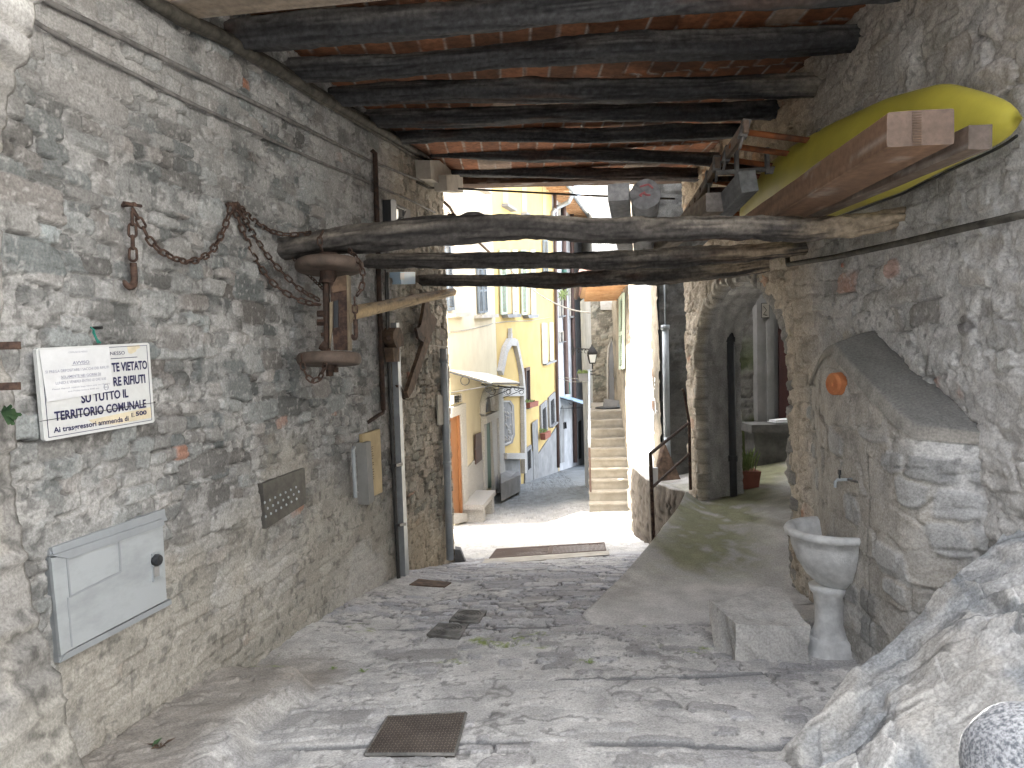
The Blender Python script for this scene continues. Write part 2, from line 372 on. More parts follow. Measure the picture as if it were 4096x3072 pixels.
_ex = ([3.9, 4.3, 4.5, 5.25, 6.1, 6.9, 7.45, 7.75, 9.3], [1.3, .45, .40, .75, 1.2, 1.58, 1.80, 1.72, 1.72])
_ez = ([3.9, 4.3, 4.5, 5.25, 6.1, 6.9, 7.5, 9.3], [.0, -.015, -.02, -.03, .07, .14, .20, .04])
_iz = ([3.9, 4.9, 6.1, 7.5, 9.3], [.0, -.05, .03, .08, .04])
def rz(X, Y):
    xe = np.interp(Y, *_ex); ze = np.interp(Y, *_ez); zi = np.interp(Y, *_iz)
    t = np.clip((X-xe)/np.maximum(1.95-xe, .05), 0, 1)
    return ze*(1-t)+zi*t + .16*np.clip(X-1.95, 0, 5)
def build_ramp():
    Ys = np.concatenate([np.arange(3.9, 8, .016), np.arange(8, 10.6, .05)])
    n = 150; t = np.linspace(0, 1, n)
    Y = np.repeat(Ys[:, None], n, 1); xe = np.interp(Ys, *_ex); xr = np.where(Ys < 4.6, 2.0, np.where(Ys < 5.0, 2.3, 5.2))
    X = xe[:, None]+(np.minimum(xr, 2.4)-xe)[:, None]*np.minimum(t/.75, 1)[None]+(xr-np.minimum(xr, 2.4))[:, None]*np.clip((t-.75)/.25, 0, 1)[None]
    X[:, 0] += .03*(fbm(Ys*5, Ys*0, 3, 3)-.5); Z = rz(X, Y)
    lo = fbm(X*1.5, Y*1.2, 61, 4); md = fbm(X*9, Y*9, 62, 4); st = fbm((X+Y*.45)*2.6, (Y-X)*.35, 63, 4)
    Z = Z+.012*(lo-.5)+.004*(md-.5)-.025*sst(.012, 0, np.abs(X-xe[:, None]))*0
    Z[:, :1] -= .012
    c = mix3(C3((.47, .455, .43), X.shape), C3((.36, .345, .32), X.shape), sst(.35, .68, lo))*(.7+.6*md[..., None])
    bx_ = np.interp(Y, [4.9, 5.6, 6.4, 7.2, 8.2, 9.2], [1.42, 1.50, 1.72, 2.05, 2.7, 3.3]); moss = sst(.72, .20, np.abs(X-bx_)+.35*(lo-.5))*sst(4.9, 5.6, Y+.4*(st-.5))*sst(.30, .52, st*.5+md*.5)*.9+.35*sst(.52, .66, st)*sst(5.2, 6, Y); moss = np.clip(moss, 0, .9); gl_ = sst(5.1, 4.5, Y+.5*(lo-.5)); c = mix3(c, C3((.46, .452, .438), X.shape)*(.75+.5*md[..., None]), gl_*.85)
    c = mix3(c, C3((.155, .155, .082), X.shape)*(.6+.8*md[..., None]), moss)
    V = np.stack([X, Y, Z], -1)
    sk = V[:, :1].copy(); sk[..., 2] = np.minimum(sk[..., 2], -2.0); mid = V[:, :1].copy(); mid[..., 0] -= .004; mid[..., 2] -= .015
    rows = [sk*(1-f)+mid*f for f in (0, .2, .4, .6, .7, .8, .9, 1.0)]
    ff = np.linspace(0, 1, 60); e_, i_, j_ = stones(V[:, :1, 1]+0*ff[None], (1-ff[None])*-2.0+0*V[:, :1, 1]+0*ff[None], .24, .13, 67, .9, 1, .25); rows = []
    for q, f in enumerate(ff):
        r_ = sk*(1-f)+mid*f; r_[:, 0, 0] -= .035*sst(-.02, .12, e_[:, q])*sst(1, .93, f)+.05*(fbm(V[:, 0, 1]*5, f*9+0*V[:, 0, 1], 68, 3)-.5)*sst(1, .9, f); rows.append(r_)
    V = np.concatenate(rows+[V], 1)
    cc = C3((.105, .088, .070), (len(Ys), 60))*(.45+.7*fbm(V[:, :60, 1]*9, V[:, :60, 2]*11, 66, 4)+.45*h2(i_, j_, 4))[..., None]*(1-.5*sst(.06, -.03, e_))[..., None]
    c = np.concatenate([cc, c], 1)
    o = mobj('ramp', V, grid_faces(len(Ys), n+60), M['conc'], smooth=True, col=c)
    tag(o, kind='structure')
build_ramp()

# ================================================================== PASSAGE WALLS
def masonry(u, v, seed, cw=.19, ch=.095, smear=.5, warm=0.0):
    e, i, j = stones(u, v, cw, ch, seed, 1.0, 1.0, .26, 3.8)
    eb, ib, jb = stones(u+3, v+1, cw*1.9, ch*1.8, seed+40, .9, 1.0, .18, 4.0)
    big = (h2(ib, jb, seed+1) > .72) & (eb > -.03)
    e = np.where(big, np.minimum(eb*1.5, 1), e); r = np.where(big, h2(ib, jb, seed+2), h2(i, j, seed+2)); q = np.where(big, h2(ib, jb, seed+3), h2(i, j, seed+3))
    w = np.where(big, h2(ib, jb, seed+4), h2(i, j, seed+4))
    lo = fbm(u*.8, v*1.0, seed+5, 4); md = fbm(u*6, v*8, seed+6, 5); hi = fbm(u*62, v*62, seed+7, 2)
    mk = sst(-.015, .075, e)
    bury = np.clip(sst(.36, .64, lo+(smear-.5))*.40+sst(.44, .62, md+.4*(smear-.5))*.55+np.where(q < .10+.36*smear, .40, 0), 0, .96)
    mort = mix3(C3((.25, .247, .24), u.shape), C3((.395, .39, .378), u.shape), sst(.25, .75, md*.6+lo*.4))
    mort = mort*(.88+.24*hi[..., None])
    b = .098+.155*r**1.3
    hue = np.stack([b*(1+.12*(w-.40)+warm*.25), b*(1.015+.04*(.5-w)+warm*.06), b*(.985-.10*(w-.45)-warm*.2)], -1)
    layer = fbm(u*5+w*40, v*60, seed+16, 3)
    stc = hue*(.55+.30*hi[..., None]+.40*md[..., None]+.45*layer[..., None])
    brick = (w > .988) & (~big); stc[brick] = np.array((.30, .15, .10))
    c = mix3(mort, stc, mk*(1-bury))
    cr = sst(.38, .60, fbm(u*4, v*5, seed+17, 3))
    line = sst(.06, -.01, e)*sst(-.14, -.02, e)*(1-.8*bury)*(.25+.75*cr)
    c = c*(1-.70*line[..., None])  # joints and cracks darkened, shadow lines put into the colour
    pit = sst(.65, .72, fbm(u*30, v*30, seed+18, 2))*sst(.42, .58, md); c = c*(1-.40*pit[..., None])
    grain = sst(.70, .76, fbm(u*48, v*48, seed+19, 2)); c = mix3(c, C3((.5, .49, .47), u.shape), grain*.35)
    disp = mk*(.020*(1-.6*bury)+.022*(r-.5)*(1-.5*bury)+.007*(layer-.5))-.014*line+.014*(md-.5)+.0012*(hi-.5)+.03*(lo-.5)-.003*pit
    return c, disp, dict(lo=lo, md=md, hi=hi, mk=mk, bury=bury, e=e)

def build_left_wall():
    s = np.concatenate([np.arange(1.75, 4.8, .0075), np.arange(4.8, 7.83, .0105)]); z = np.arange(-.80, 3.75, .0078)
    send = 7.78; extra = np.arange(.012, .62, .016)
    ss = np.concatenate([s[s < send], send+extra]); u, v = np.meshgrid(ss, z)
    c, d, f = masonry(u, v, 101, .150, .068, .38)
    # lower zone: beige render smeared over the stones; some whitewashed patches near the ceiling
    lz = v-np.interp(u, [1.8, 3, 4.5, 6, 7.8], [.95, .95, .95, .55, .2]); nb = fbm(u*1.7, v*1.9, 131, 4)
    pl = sst(.05, -.35, lz+(nb-.5)*1.1)*sst(.30, .55, f['md']+.25)
    c = mix3(c, C3((.34, .318, .275), u.shape)*(.78+.40*f['md'][..., None]+.06*f['hi'][..., None])*(1-.45*sst(.64, .72, fbm(u*26, v*26, 139, 2))[..., None]), pl*.72); d = d*(1-.45*pl)
    pw = sst(.55, .70, nb)*sst(-.2, -.5, lz); c = mix3(c, C3((.43, .42, .40), u.shape), pw*.6)
    hz = sst(2.3, 3.1, v+(nb-.5)*.8)*sst(.45, .62, fbm(u*2.3, v*2.1, 133, 4)); c = mix3(c, C3((.40, .39, .375), u.shape)*(.85+.3*f['hi'][..., None]), hz*.55)
    tone = .90+.25*fbm(u*.9, v*.9, 137, 3); c = c*tone[..., None]
    wm = sst(5.6, 6.4, u+(nb-.5)*.6)[..., None]; c = c*(1-wm)+c*np.array((1.10, 1.0, .86))*wm
    a = np.minimum(u, send); back = np.maximum(u-send, 0)
    q = sst(send-.06, send+.03, u)
    ox = np.array(LW.o)[None, None]+a[..., None]*np.array(LW.e); n = np.array(LW.n); e = np.array(LW.e)
    P = ox+n*(d*(1-q)-back*1.0)[..., None]+e*(d*q*1.2)[..., None]; P[..., 2] = v
    V = P; ny, nx = u.shape
    o = mobj('stone_wall', V, grid_faces(ny, nx), M['stone'], smooth=True, col=c)
    tag(o, 'long grey rubble stone wall on the left with chains, sign and cabinet', 'wall')
build_left_wall()

AC, AW, ASP, ATOP = 6.26, 1.22, 1.50, 2.27                # arch: centre along the wall, half width, springing, crown
def arch_curve(t):                                          # t 0..1 from the near foot over the crown to the far foot
    t = np.asarray(t, float); y = np.empty_like(t); z = np.empty_like(t)
    a = t < .32; b = t > .68; m = ~(a | b)
    y[a] = AC-AW; z[a] = -1.0+(ASP+1.0)*t[a]/.32
    y[b] = AC+AW; z[b] = ASP-(ASP+1.0)*(t[b]-.68)/.32
    th = math.pi*(t[m]-.32)/.36; y[m] = AC-AW*np.cos(th)*np.abs(np.cos(th))**(-.12*0); z[m] = ASP+(ATOP-ASP)*np.sin(th)
    return y, z
def in_arch(y, z, g):
    dy = np.abs(y-AC)/(AW-g); dz = (z-ASP)/(ATOP-ASP-g)
    return np.where(z < ASP, dy < 1, dy**2+dz**2 < 1)
def build_right_wall():
    y = np.concatenate([np.arange(1.1, 2.0, .02), np.arange(2.0, 5.0, .008), np.arange(5.0, 7.9, .011)]); z = np.arange(-1.0, 3.75, .0082)
    u, v = np.meshgrid(y, z)
    c, d, f = masonry(u, v, 201, .22, .115, .58, .25)
    nb = fbm(u*1.5, v*1.6, 231, 4); nc = fbm(u*12, v*13, 233, 4)
    cov = sst(.36, .60, nb); mc = C3((.36, .345, .325), u.shape)*(.62+.55*nc[..., None]+.18*f['hi'][..., None])
    c = mix3(c*1.45, mc*1.2, cov*.5); d = d+.030*(nc-.5)*1.3
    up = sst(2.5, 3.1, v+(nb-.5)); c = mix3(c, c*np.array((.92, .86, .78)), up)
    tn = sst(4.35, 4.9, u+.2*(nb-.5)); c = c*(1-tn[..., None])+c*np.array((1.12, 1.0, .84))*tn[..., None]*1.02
    ob = sst(.13, .02, np.abs(u-7.0)+.05*nb)*sst(2.85, 3.0, v)*sst(.42, .55, nc); c = mix3(c, C3((.42, .20, .07), u.shape), ob*.8)
    ob2 = sst(.50, .58, fbm(u*3.5, v*3.5, 241, 3))*sst(5.2, 5.8, u)*sst(2.72, 2.82, v)*sst(3.3, 3.15, v); c = mix3(c, C3((.47, .22, .075), u.shape)*(.7+.6*nc[..., None]), ob2*.8)
    # embedded odd stones
    for (px, py, rr, colr) in ((3575, 1075, .055, (.42, .27, .22)), (2885, 1120, .028, (.5, .2, .07)), (3400, 1350, .05, (.42, .39, .34)), (3170, 1330, .035, (.44, .38, .27)), (3160, 1440, .045, (.40, .34, .27)), (3500, 1370, .05, (.4, .37, .33)), (3382, 1062, .012, (.45, .13, .07)), (3060, 1105, .012, (.5, .2, .07)), (3780, 430, .08, (.16, .13, .105)), (3880, 1300, .05, (.17, .16, .155)), (3250, 1650, .05, (.36, .37, .36)), (3300, 1690, .05, (.37, .38, .38))):
        p = RW.hit(px, py); g = sst(rr*1.1, rr*.8, ((np.abs(u-p.y)*1.0)**3+(np.abs(v-p.z)*1.1)**3)**(1/3)+.02*(nc-.5)); c = mix3(c, C3(colr, u.shape)*(.75+.5*nc[..., None]), g*.8); d = d+.012*g
    X = 1.95-d+.0
    V = np.stack([X, u, v], -1); ny, nx = u.shape
    uc = (u[:-1, :-1]+u[1:, 1:])/2; vc = (v[:-1, :-1]+v[1:, 1:])/2; gb = -.05+.0*uc
    keep = ~in_arch(uc, vc, gb)
    wall = thing('arch_wall', 'right hand rough stone wall with an arched opening and a fountain buttress', 'wall', (1.95, 4.6, 0))
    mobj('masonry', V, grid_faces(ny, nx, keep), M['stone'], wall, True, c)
    # fountain buttress: a thick mass wrapped round a plan path, with a sloping cement cap
    pth = [(1.975, 4.70), (1.80, 4.15), (1.735, 3.90), (1.715, 3.70), (1.712, 3.14), (1.735, 3.06), (1.985, 2.90)]
    pa = np.array(pth); Lp = np.concatenate([[0], np.cumsum(np.hypot(*np.diff(pa, axis=0).T))]); us = np.linspace(0, Lp[-1], 210)
    px_ = np.interp(us, Lp, pa[:, 0]); py_ = np.interp(us, Lp, pa[:, 1])
    for _ in range(5): px_[1:-1] = (px_[:-2]+2*px_[1:-1]+px_[2:])/4; py_[1:-1] = (py_[:-2]+2*py_[1:-1]+py_[2:])/4
    tpz = np.interp(py_, [2.9, 3.06, 3.80, 4.0, 4.70], [1.235, 1.255, 1.63, 1.60, 1.40]); w_ = np.linspace(0, 1, 190)
    U, Wt = np.meshgrid(us, w_); PX = np.repeat(px_[None], 190, 0); PY = np.repeat(py_[None], 190, 0); ZZ = -.25+(tpz[None]+.25)*Wt
    cm, dm, fm = masonry(U+9, ZZ, 261, .24, .15, .62, .35); nm = fbm(U*11, ZZ*12, 263, 4); nl = fbm(U*1.6, ZZ*1.8, 264, 4)
    cm = mix3(cm*1.4, C3((.39, .365, .325), U.shape)*(.55+.65*nm[..., None]+.2*fm['hi'][..., None]), .75*sst(.30, .52, nl))
    ce, ci, cj = stones(U, ZZ, .23, .15, 251, .9, 1.0, .2); cob = sst(.10, .30, ce)*(h2(ci, cj, 3) > .66)*sst(1.30, 1.15, ZZ)
    cm = mix3(cm, C3((.33, .333, .33), U.shape)*(.45+.8*h2(ci, cj, 9)[..., None])*(.65+.7*nm[..., None]), cob*.7); dm = dm+.018*cob+.02*(nm-.5)
    gr_ = sst(.010, .0, np.abs(U-(us[np.argmin(np.abs(py_-3.42))]+.012*np.sin(ZZ*9))))*sst(1.2, 1.1, ZZ); dm = dm-.012*gr_; cm = cm*(1-.5*gr_[..., None])
    dm = dm*.6*sst(1.0, .96, Wt)
    tx = np.gradient(px_); ty = np.gradient(py_); ln = np.hypot(tx, ty); nxn = ty/ln; nyn = -tx/ln
    Vm = np.stack([PX+dm*nxn[None], PY+dm*nyn[None], ZZ], -1)
    mobj('buttress', Vm, grid_faces(190, 210), M['stone'], wall, True, cm)
    k = np.linspace(0, 1, 40); K, Y = np.meshgrid(k, us, indexing='ij'); BX = 1.975; fx_ = px_+nxn*.012; fy_ = py_+nyn*.012
    CX = fx_[None]*(1-K)+BX*K; CY = np.repeat(fy_[None], 40, 0)*(1-K*.0); CZ = tpz[None]+.012+.07*(1-(1-K)**2)*np.clip((BX-px_[None])/.25, 0, 1)+.010*(fbm(CY*7, K*3, 5, 3)-.5)-.05*sst(.06, 0, K)
    cc = C3((.19, .187, .175), CX.shape)*(.75+.5*fbm(CY*4, K*2.5, 6, 4))[..., None]; rim = sst(.12, .02, K); cc = mix3(cc, C3((.30, .28, .25), CX.shape)*(.6+.8*fbm(CY*20, K*9, 7, 3))[..., None], rim*.8)
    mobj('cement_cap', np.stack([CX, CY, CZ], -1), grid_faces(40, 210), M['conc'], wall, True, cc)
    # arch reveal: rough edge ring turning into the soffit
    nt_ = 620; t = np.linspace(0, 1, nt_); y0, z0 = arch_curve(t)
    nrm = np.stack([np.gradient(z0), -np.gradient(y0)], -1); nrm /= np.linalg.norm(nrm, axis=1)[:, None]
    out = np.stack([-nrm[:, 0], -nrm[:, 1]], -1)            # check outward sign
    ctr = np.stack([AC-y0, ASP-.4-z0], -1); sgn = np.sign((out*ctr).sum(1)); out = -out*sgn[:, None]
    prof = [(.15, .035), (.11, .005), (.06, -.010), (.03, -.010), (.0, .004), (-.012, .04), (-.015, .10)]+[(-.015+.004*math.sin(i), .10+.018*i) for i in range(1, 21)]
    L = np.concatenate([[0], np.cumsum(np.hypot(np.diff(y0), np.diff(z0)))]); R = np.zeros((len(prof), nt_, 3)); ccol = np.zeros((len(prof), nt_, 3))
    for i, (ro, xo) in enumerate(prof):
        n1 = fbm(L*9, L*0+i*.6, 71, 4)-.5; n2 = fbm(L*26, L*0+i*1.3, 72, 3)-.5; n3 = fbm(L*3.0, L*0, 75, 3)-.5; wi = L/.105+2.2*fbm(L*2.2, L*0, 76, 2); si = np.floor(wi).astype(np.int64); sf = np.minimum(wi-si, 1-(wi-si)); so = h2(si, 0*si, 77)-.5; jn = sst(.14, .0, sf)
        r_ = ro+.10*n3+(.05 if i < 7 else .02)*n1+(.03 if i < 7 else .008)*n2+.032*so*(i < 7); x_ = 1.95+xo+.03*n1+.02*n2+.035*(h2(si, 0*si, 78)-.5)*(i < 6)+.008*jn*(i < 6)
        R[i, :, 0] = x_; R[i, :, 1] = y0+out[:, 0]*r_; R[i, :, 2] = z0+out[:, 1]*r_
        s_ = fbm(L*(14 if i < 7 else 7), L*0+i*.35, 73, 5); base = (np.array((.29, .278, .255))[None]*(1-sst(.40, .62, t))[:, None]+np.array((.40, .36, .29))[None]*sst(.40, .62, t)[:, None]) if i < 6 else np.array((.40, .39, .37))  # far side of the ring painted creamier, as if lit from outside
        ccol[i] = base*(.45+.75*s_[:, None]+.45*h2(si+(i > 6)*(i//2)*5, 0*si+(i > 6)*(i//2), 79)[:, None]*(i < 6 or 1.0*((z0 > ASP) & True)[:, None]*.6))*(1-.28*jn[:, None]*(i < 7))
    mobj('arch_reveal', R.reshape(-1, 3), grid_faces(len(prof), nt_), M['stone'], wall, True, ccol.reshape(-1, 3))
build_right_wall()

def build_near_jamb():                                      # end pier of the passage, close on the left
    z = np.arange(-.4, 3.7, .014); q = np.arange(0, 1.25, .014); u, v = np.meshgrid(q, z)
    # edge position along z as seen in the photograph
    pe = [(190, -60), (185, 10), (150, 110), (128, 160), (110, 240), (60, 300), (50, 360), (25, 450), (0, 560), (-20, 800), (-10, 1200), (10, 1400), (48, 1600), (62, 1900), (85, 2150), (130, 2400), (190, 2600), (250, 2790), (290, 2960), (330, 3150)]
    Yj = 2.12; ez = [atY(x, y, Yj).z for x, y in pe]; exx = [atY(x, y, Yj).x for x, y in pe]
    xe = np.interp(np.floor(v/.09)*.09+.5*(v-np.floor(v/.09)*.09)+.05*(fbm(v*6, v*0, 311, 2)-.5), ez[::-1], exx[::-1])+.03*(h2(np.floor(v/.11+.4).astype(np.int64), np.zeros(v.shape, np.int64), 5)-.5)+.02*(fbm(v*30, u*6, 312, 3)-.5)
    e, i, j = stones(u*1.0+2, v, .40, .22, 301, .8, 1, .2); r = h2(i, j, 4); md = fbm(u*6, v*6, 305, 4); hi = fbm(u*40, v*40, 306, 3); lo = fbm(u*2, v*2, 307, 3)
    mk = sst(-.03, .15, e)
    c = mix3(C3((.34, .325, .295), u.shape), C3((.25, .243, .235), u.shape)*(.6+.8*r[..., None]), mk*.7)*(.7+.6*md[..., None])
    gr = sst(2.62, 2.70, v); c = mix3(c, C3((.50, .495, .47), u.shape)*(.55+.9*hi[..., None]), gr)
    pb = sst(.9, .6, v+.5*(lo-.5)); c = mix3(c, C3((.34, .325, .29), u.shape)*(.75+.5*md[..., None]), pb*.7); pit = sst(.63, .71, fbm(u*28, v*28, 309, 2)); c = c*(1-.45*pit[..., None]); ck = sst(.018, 0, np.abs(fbm(u*2.6, v*2.2, 310, 4)-.5)); c = c*(1-.5*ck[..., None])
    d = .03*mk*(r-.3)*(1-gr)+.03*(md-.5)+.008*(hi-.5)
    # u 0..0.5 goes back along the far side, then 0.5 onwards towards the camera on the inner face
    far = np.clip(.45-u, 0, 1); near = np.clip(u-.45, 0, 1)
    X = xe-far*1.0+d*(u > .45)*.8-.0*near; Y = Yj-near*1.25+d*(u <= .45)*.6
    X = X-.05*near
    V = np.stack([X, Y, v], -1)
    o = mobj('stone_pier', V, grid_faces(*u.shape), M['stone'], smooth=True, col=c)
    tag(o, 'pale rough stone pier ending the passage at the extreme left', 'wall')
build_near_jamb()

# ================================================================== CEILING
def ceil_z(X, Y):
    return 3.475+.035*(Y-4.0)-.02*(X-.3)
def build_ceiling():
    x = np.arange(-2.2, 2.4, .014); y = np.arange(1.9, 8.05, .02); X, Y = np.meshgrid(x, y)
    Yr = Y+.18*X                                            # rows run square to the left wall
    row = np.floor(Yr/.62).astype(np.int64); wx = X/.165+h2(row, 0*row, 3)
    i = np.floor(wx).astype(np.int64); fx = np.minimum(wx-i, 1-(wx-i))*.165; fy = np.minimum(Yr/.62-row, 1-(Yr/.62-row))*.62
    e = np.minimum(fx, fy)+.006*(fbm(X*20, Y*20, 3, 3)-.5)
    r = h2(i, row, 5); w = h2(i, row, 6); md = fbm(X*7, Y*7, 8, 4)
    b = (.55+.7*r)[..., None]; tc = C3((.225, .09, .042), X.shape)*b*(.55+.9*md[..., None])
    pale = (w > .9); tc[pale] = tc[pale]*.3+np.array((.26, .22, .18))*.9
    m = sst(.010, .003, e); c = mix3(tc, C3((.36, .33, .30), X.shape), m*sst(.35, .6, md+.1))
    soot = sst(.5, .7, fbm(X*1.2, Y*2, 9, 4)); c = c*(1-.55*soot[..., None])
    Z = ceil_z(X, Y)+.012*h2(i, row, 7)+.004*m
    V = np.stack([X, Y, Z], -1)
    o = mobj('tiled_ceiling', V, grid_faces(*X.shape), M['tile'], smooth=False, col=c)
    tag(o, 'ceiling of flat red brick tiles laid over the charred beams', 'ceiling')
build_ceiling()

def tubegrid(pts, ra, rb, seg, nlen, seed, amp, colfn, stretch=1.0, knots=()):
    pts = np.array([tuple(p) for p in pts], float); k = np.linspace(0, 1, len(pts)); t = np.linspace(0, 1, nlen)
    P = np.stack([np.interp(t, k, pts[:, q]) for q in range(3)], -1)
    for _ in range(max(1, nlen//14)):
        P[1:-1] = (P[:-2]+2*P[1:-1]+P[2:])/4
    A = np.interp(t, np.linspace(0, 1, len(ra)), ra); B = np.interp(t, np.linspace(0, 1, len(rb)), rb)
    T = np.gradient(P, axis=0); T /= np.linalg.norm(T, axis=1)[:, None]
    up = np.array((0, 0, 1.0)); U = np.cross(T, up); U /= np.linalg.norm(U, axis=1)[:, None]; Wv = np.cross(U, T)
    a = np.linspace(0, 2*np.pi, seg, endpoint=False); ca, sa = np.cos(a), np.sin(a)
    ln = np.linalg.norm(pts[-1]-pts[0])
    tt, aa = np.meshgrid(t*ln, a, indexing='ij')
    per = lambda f, kx, s, o=4: fbm(tt*f, np.cos(aa)*kx+9, s, o)*.5+fbm(tt*f+5, np.sin(aa)*kx+3, s+1, o)*.5
    n1 = per(2.0, 1.2, seed)-.5; n2 = per(7, 2.6, seed+5)-.5
    grain = per(3.0, 14, seed+9)
    n3 = per(16, 4, seed+13)-.5; crk = sst(.035, 0, np.abs(per(.9, 3.2, seed+21, 3)-.5)); hew = min(.10, amp*.6)*np.cos(4*aa+3*np.sin(tt*1.1+seed))*(.4+per(1.2, .6, seed+23, 2)); rr = 1+amp*(2.4*n1+1.4*n2+1.0*n3)+amp*1.0*(grain-.5)+hew-.10*crk
    for kt, ka, kr in knots: rr = rr+.25*np.exp(-((tt/ln-kt)/.012)**2-((np.cos(aa-ka)-1)/.25)**2)*kr
    V = P[:, None]+U[:, None]*(ca*A[:, None]*rr)[..., None]+Wv[:, None]*(sa*B[:, None]*rr)[..., None]
    c = colfn(tt/ln, aa, n1, n2, grain)*(1-.6*crk[..., None])
    nl = nlen; idx = np.arange(nl*seg).reshape(nl, seg); nx = np.roll(idx, -1, 1)
    F = np.stack([idx[:-1], nx[:-1], nx[1:], idx[1:]], -1).reshape(-1, 4).tolist()
    V = V.reshape(-1, 3); c = c.reshape(-1, 3)
    for end, sl in ((0, idx[0]), (1, idx[-1])):             # end grain caps
        ring = V[sl]; ctr = ring.mean(0); b = len(V); V = np.concatenate([V, ring, ctr[None]]); cc = np.array(c[sl])*.8+.02
        c = np.concatenate([c, cc, cc.mean(0)[None]]); F += [[b+i, b+(i+1) % seg, b+seg] for i in range(seg)]
    return V, F, c
def charcol(seed, dust=.6, pale=None, k=(1, 1, 1)):
    def f(t, a, n1, n2, g):
        sh = t.shape
        c = C3((.046, .046, .048), sh)*(.4+1.2*g[..., None])
        scale = fbm(t*160, np.sin(a)*9+np.cos(a)*3, seed+3, 2); c = c*(.55+.9*scale[..., None])
        d = sst(-.35, .75, np.sin(a)+1.6*n2+1.2*(g-.5))*sst(.34, .58, fbm(t*7, np.sin(a)*1.2+seed, seed+4, 4)+.06)*dust
        c = mix3(c, C3((.17, .165, .155), sh)*(.25+1.5*g[..., None]), np.clip(d, 0, 1))
        br = sst(.60, .75, fbm(t*5, np.cos(a)*1.5+seed, seed+6, 4)); c = mix3(c, C3((.075, .042, .028), sh)*(.6+.8*g[..., None]), br*.6)
        if pale:
            p = sst(pale[0], pale[1], t+.25*n2)*sst(.35, .6, fbm(t*6, np.cos(a)*2.2+np.sin(a), seed+8, 4)+pale[2]); c = mix3(c, C3((.36, .315, .25), sh)*(.45+1.0*g[..., None]), np.clip(p, 0, 1)*.8)
        return c*np.array(k)
    return f
BEAMS = [   # left end (px, py) centre, right end, radius, Y left, Y right, description
 ((860, 150), (3470, -75), .078, 3.72, 3.12, 'charred ceiling beam nearest the camera, white drips on its side'),
 ((1205, 278), (3397, 145), .070, 4.30, 3.95, 'second charred ceiling beam from the camera, crackled and dusty on top'),
 ((1361, 381), (3205, 345), .070, 4.85, 4.50, 'third charred ceiling beam, flaking pale at its right end'),
 ((1506, 475), (3075, 437), .066, 5.50, 5.15, 'fourth black ceiling beam, just before the gaps close up'),
 ((1611, 542), (2937, 530), .062, 6.10, 5.80, 'fifth black ceiling beam, above the rusty ladder tips'),
 ((1721, 603), (2845, 636), .066, 6.85, 6.55, 'sixth black ceiling beam, second from the street end'),
 ((1800, 678), (2776, 703), .064, 7.50, 7.25, 'last round black ceiling beam beside the street opening'),
]
BG = 'charred ceiling beams across the passage'
for n, (L_, R_, r, ya, yb, lab) in enumerate(BEAMS):
    a = atY(*L_, ya); b = atY(*R_, yb); a = a+(a-b).normalized()*.12; b = b+(b-a).normalized()*.15
    rad = [r*(1+.10*math.sin(n*2+i*1.7)) for i in range(6)]
    mid = [(a+(b-a)*f)+Vector((0, .02*math.sin(n+f*7), .012*math.sin(n*3+f*9))) for f in (.0, .2, .4, .6, .8, 1)]
    V, F, c = tubegrid(mid, rad, rad, 44, 420, 500+n*20, .17, charcol(500+n*20, .75, (.80, 1.0, .1) if n in (2,) else None))
    o = mobj('ceiling_beam', V, F, M['char'], smooth=True, col=c); tag(o, lab, 'beam', BG)
def board_col(V, base, seed, ax, k=.5):
    V = np.asarray([tuple(p) for p in V]); return V
def timber(name, a, b, w, h, base, seed, lab, cat, group=None, endc=None, roll=0.0, m='wood', parent=None, amp=.004, dark=.5):
    a = Vector(a); b = Vector(b); L = (b-a).length; t = (b-a).normalized(); u = t.cross(Vector((0, 0, 1))).normalized(); v = u.cross(t)
    u, v = u*math.cos(roll)+v*math.sin(roll), v*math.cos(roll)-u*math.sin(roll)
    nl = max(8, int(L/.02)); per = []                       # rounded rectangle outline
    for sx, sy, ex, ey in ((-1, -1, 1, -1), (1, -1, 1, 1), (1, 1, -1, 1), (-1, 1, -1, -1)):
        for k in range(7):
            f = .03+.94*k/6; per.append(((sx+(ex-sx)*f)*w/2, (sy+(ey-sy)*f)*h/2))
    per = np.array(per); ns = len(per); tl = np.linspace(0, L, nl)
    T, I = np.meshgrid(tl, np.arange(ns), indexing='ij')
    px_ = per[:, 0][None].repeat(nl, 0); py_ = per[:, 1][None].repeat(nl, 0)
    n = fbm(T*3, I*.35, seed, 3)-.5; s = 1+amp/min(w, h)*2*n
    g = fbm(T*1.6, (px_+py_*1.7)*90, seed+1, 4); st = fbm(T*5, I*.6, seed+2, 4)
    V = np.array(a)+T[..., None]*np.array(t)+(px_*s)[..., None]*np.array(u)+(py_*s)[..., None]*np.array(v)
    c = C3(base, T.shape)*(1-dark+2*dark*g[..., None]); c = mix3(c, C3((.40, .38, .35), T.shape), sst(.62, .75, st)*.35)
    idx = np.arange(nl*ns).reshape(nl, ns); nx = np.roll(idx, -1, 1); F = np.stack([idx[:-1], nx[:-1], nx[1:], idx[1:]], -1).reshape(-1, 4).tolist()
    V = V.reshape(-1, 3); c = c.reshape(-1, 3)
    for sl in (idx[0], idx[-1]):
        rg = V[sl]; bq = len(V); V = np.concatenate([V, rg, rg.mean(0)[None]]); ec = np.array(endc or base)
        q = ec[None]*(.75+.5*fbm(np.arange(ns+1)*.8, np.zeros(ns+1), seed+5, 2)[:, None]); c = np.concatenate([c, q]); F += [[bq+i, bq+(i+1) % ns, bq+ns] for i in range(ns)]
    o = mobj(name, V, F, M[m], parent, smooth=False, col=c)
    if parent is None: tag(o, lab, cat, group)
    return o
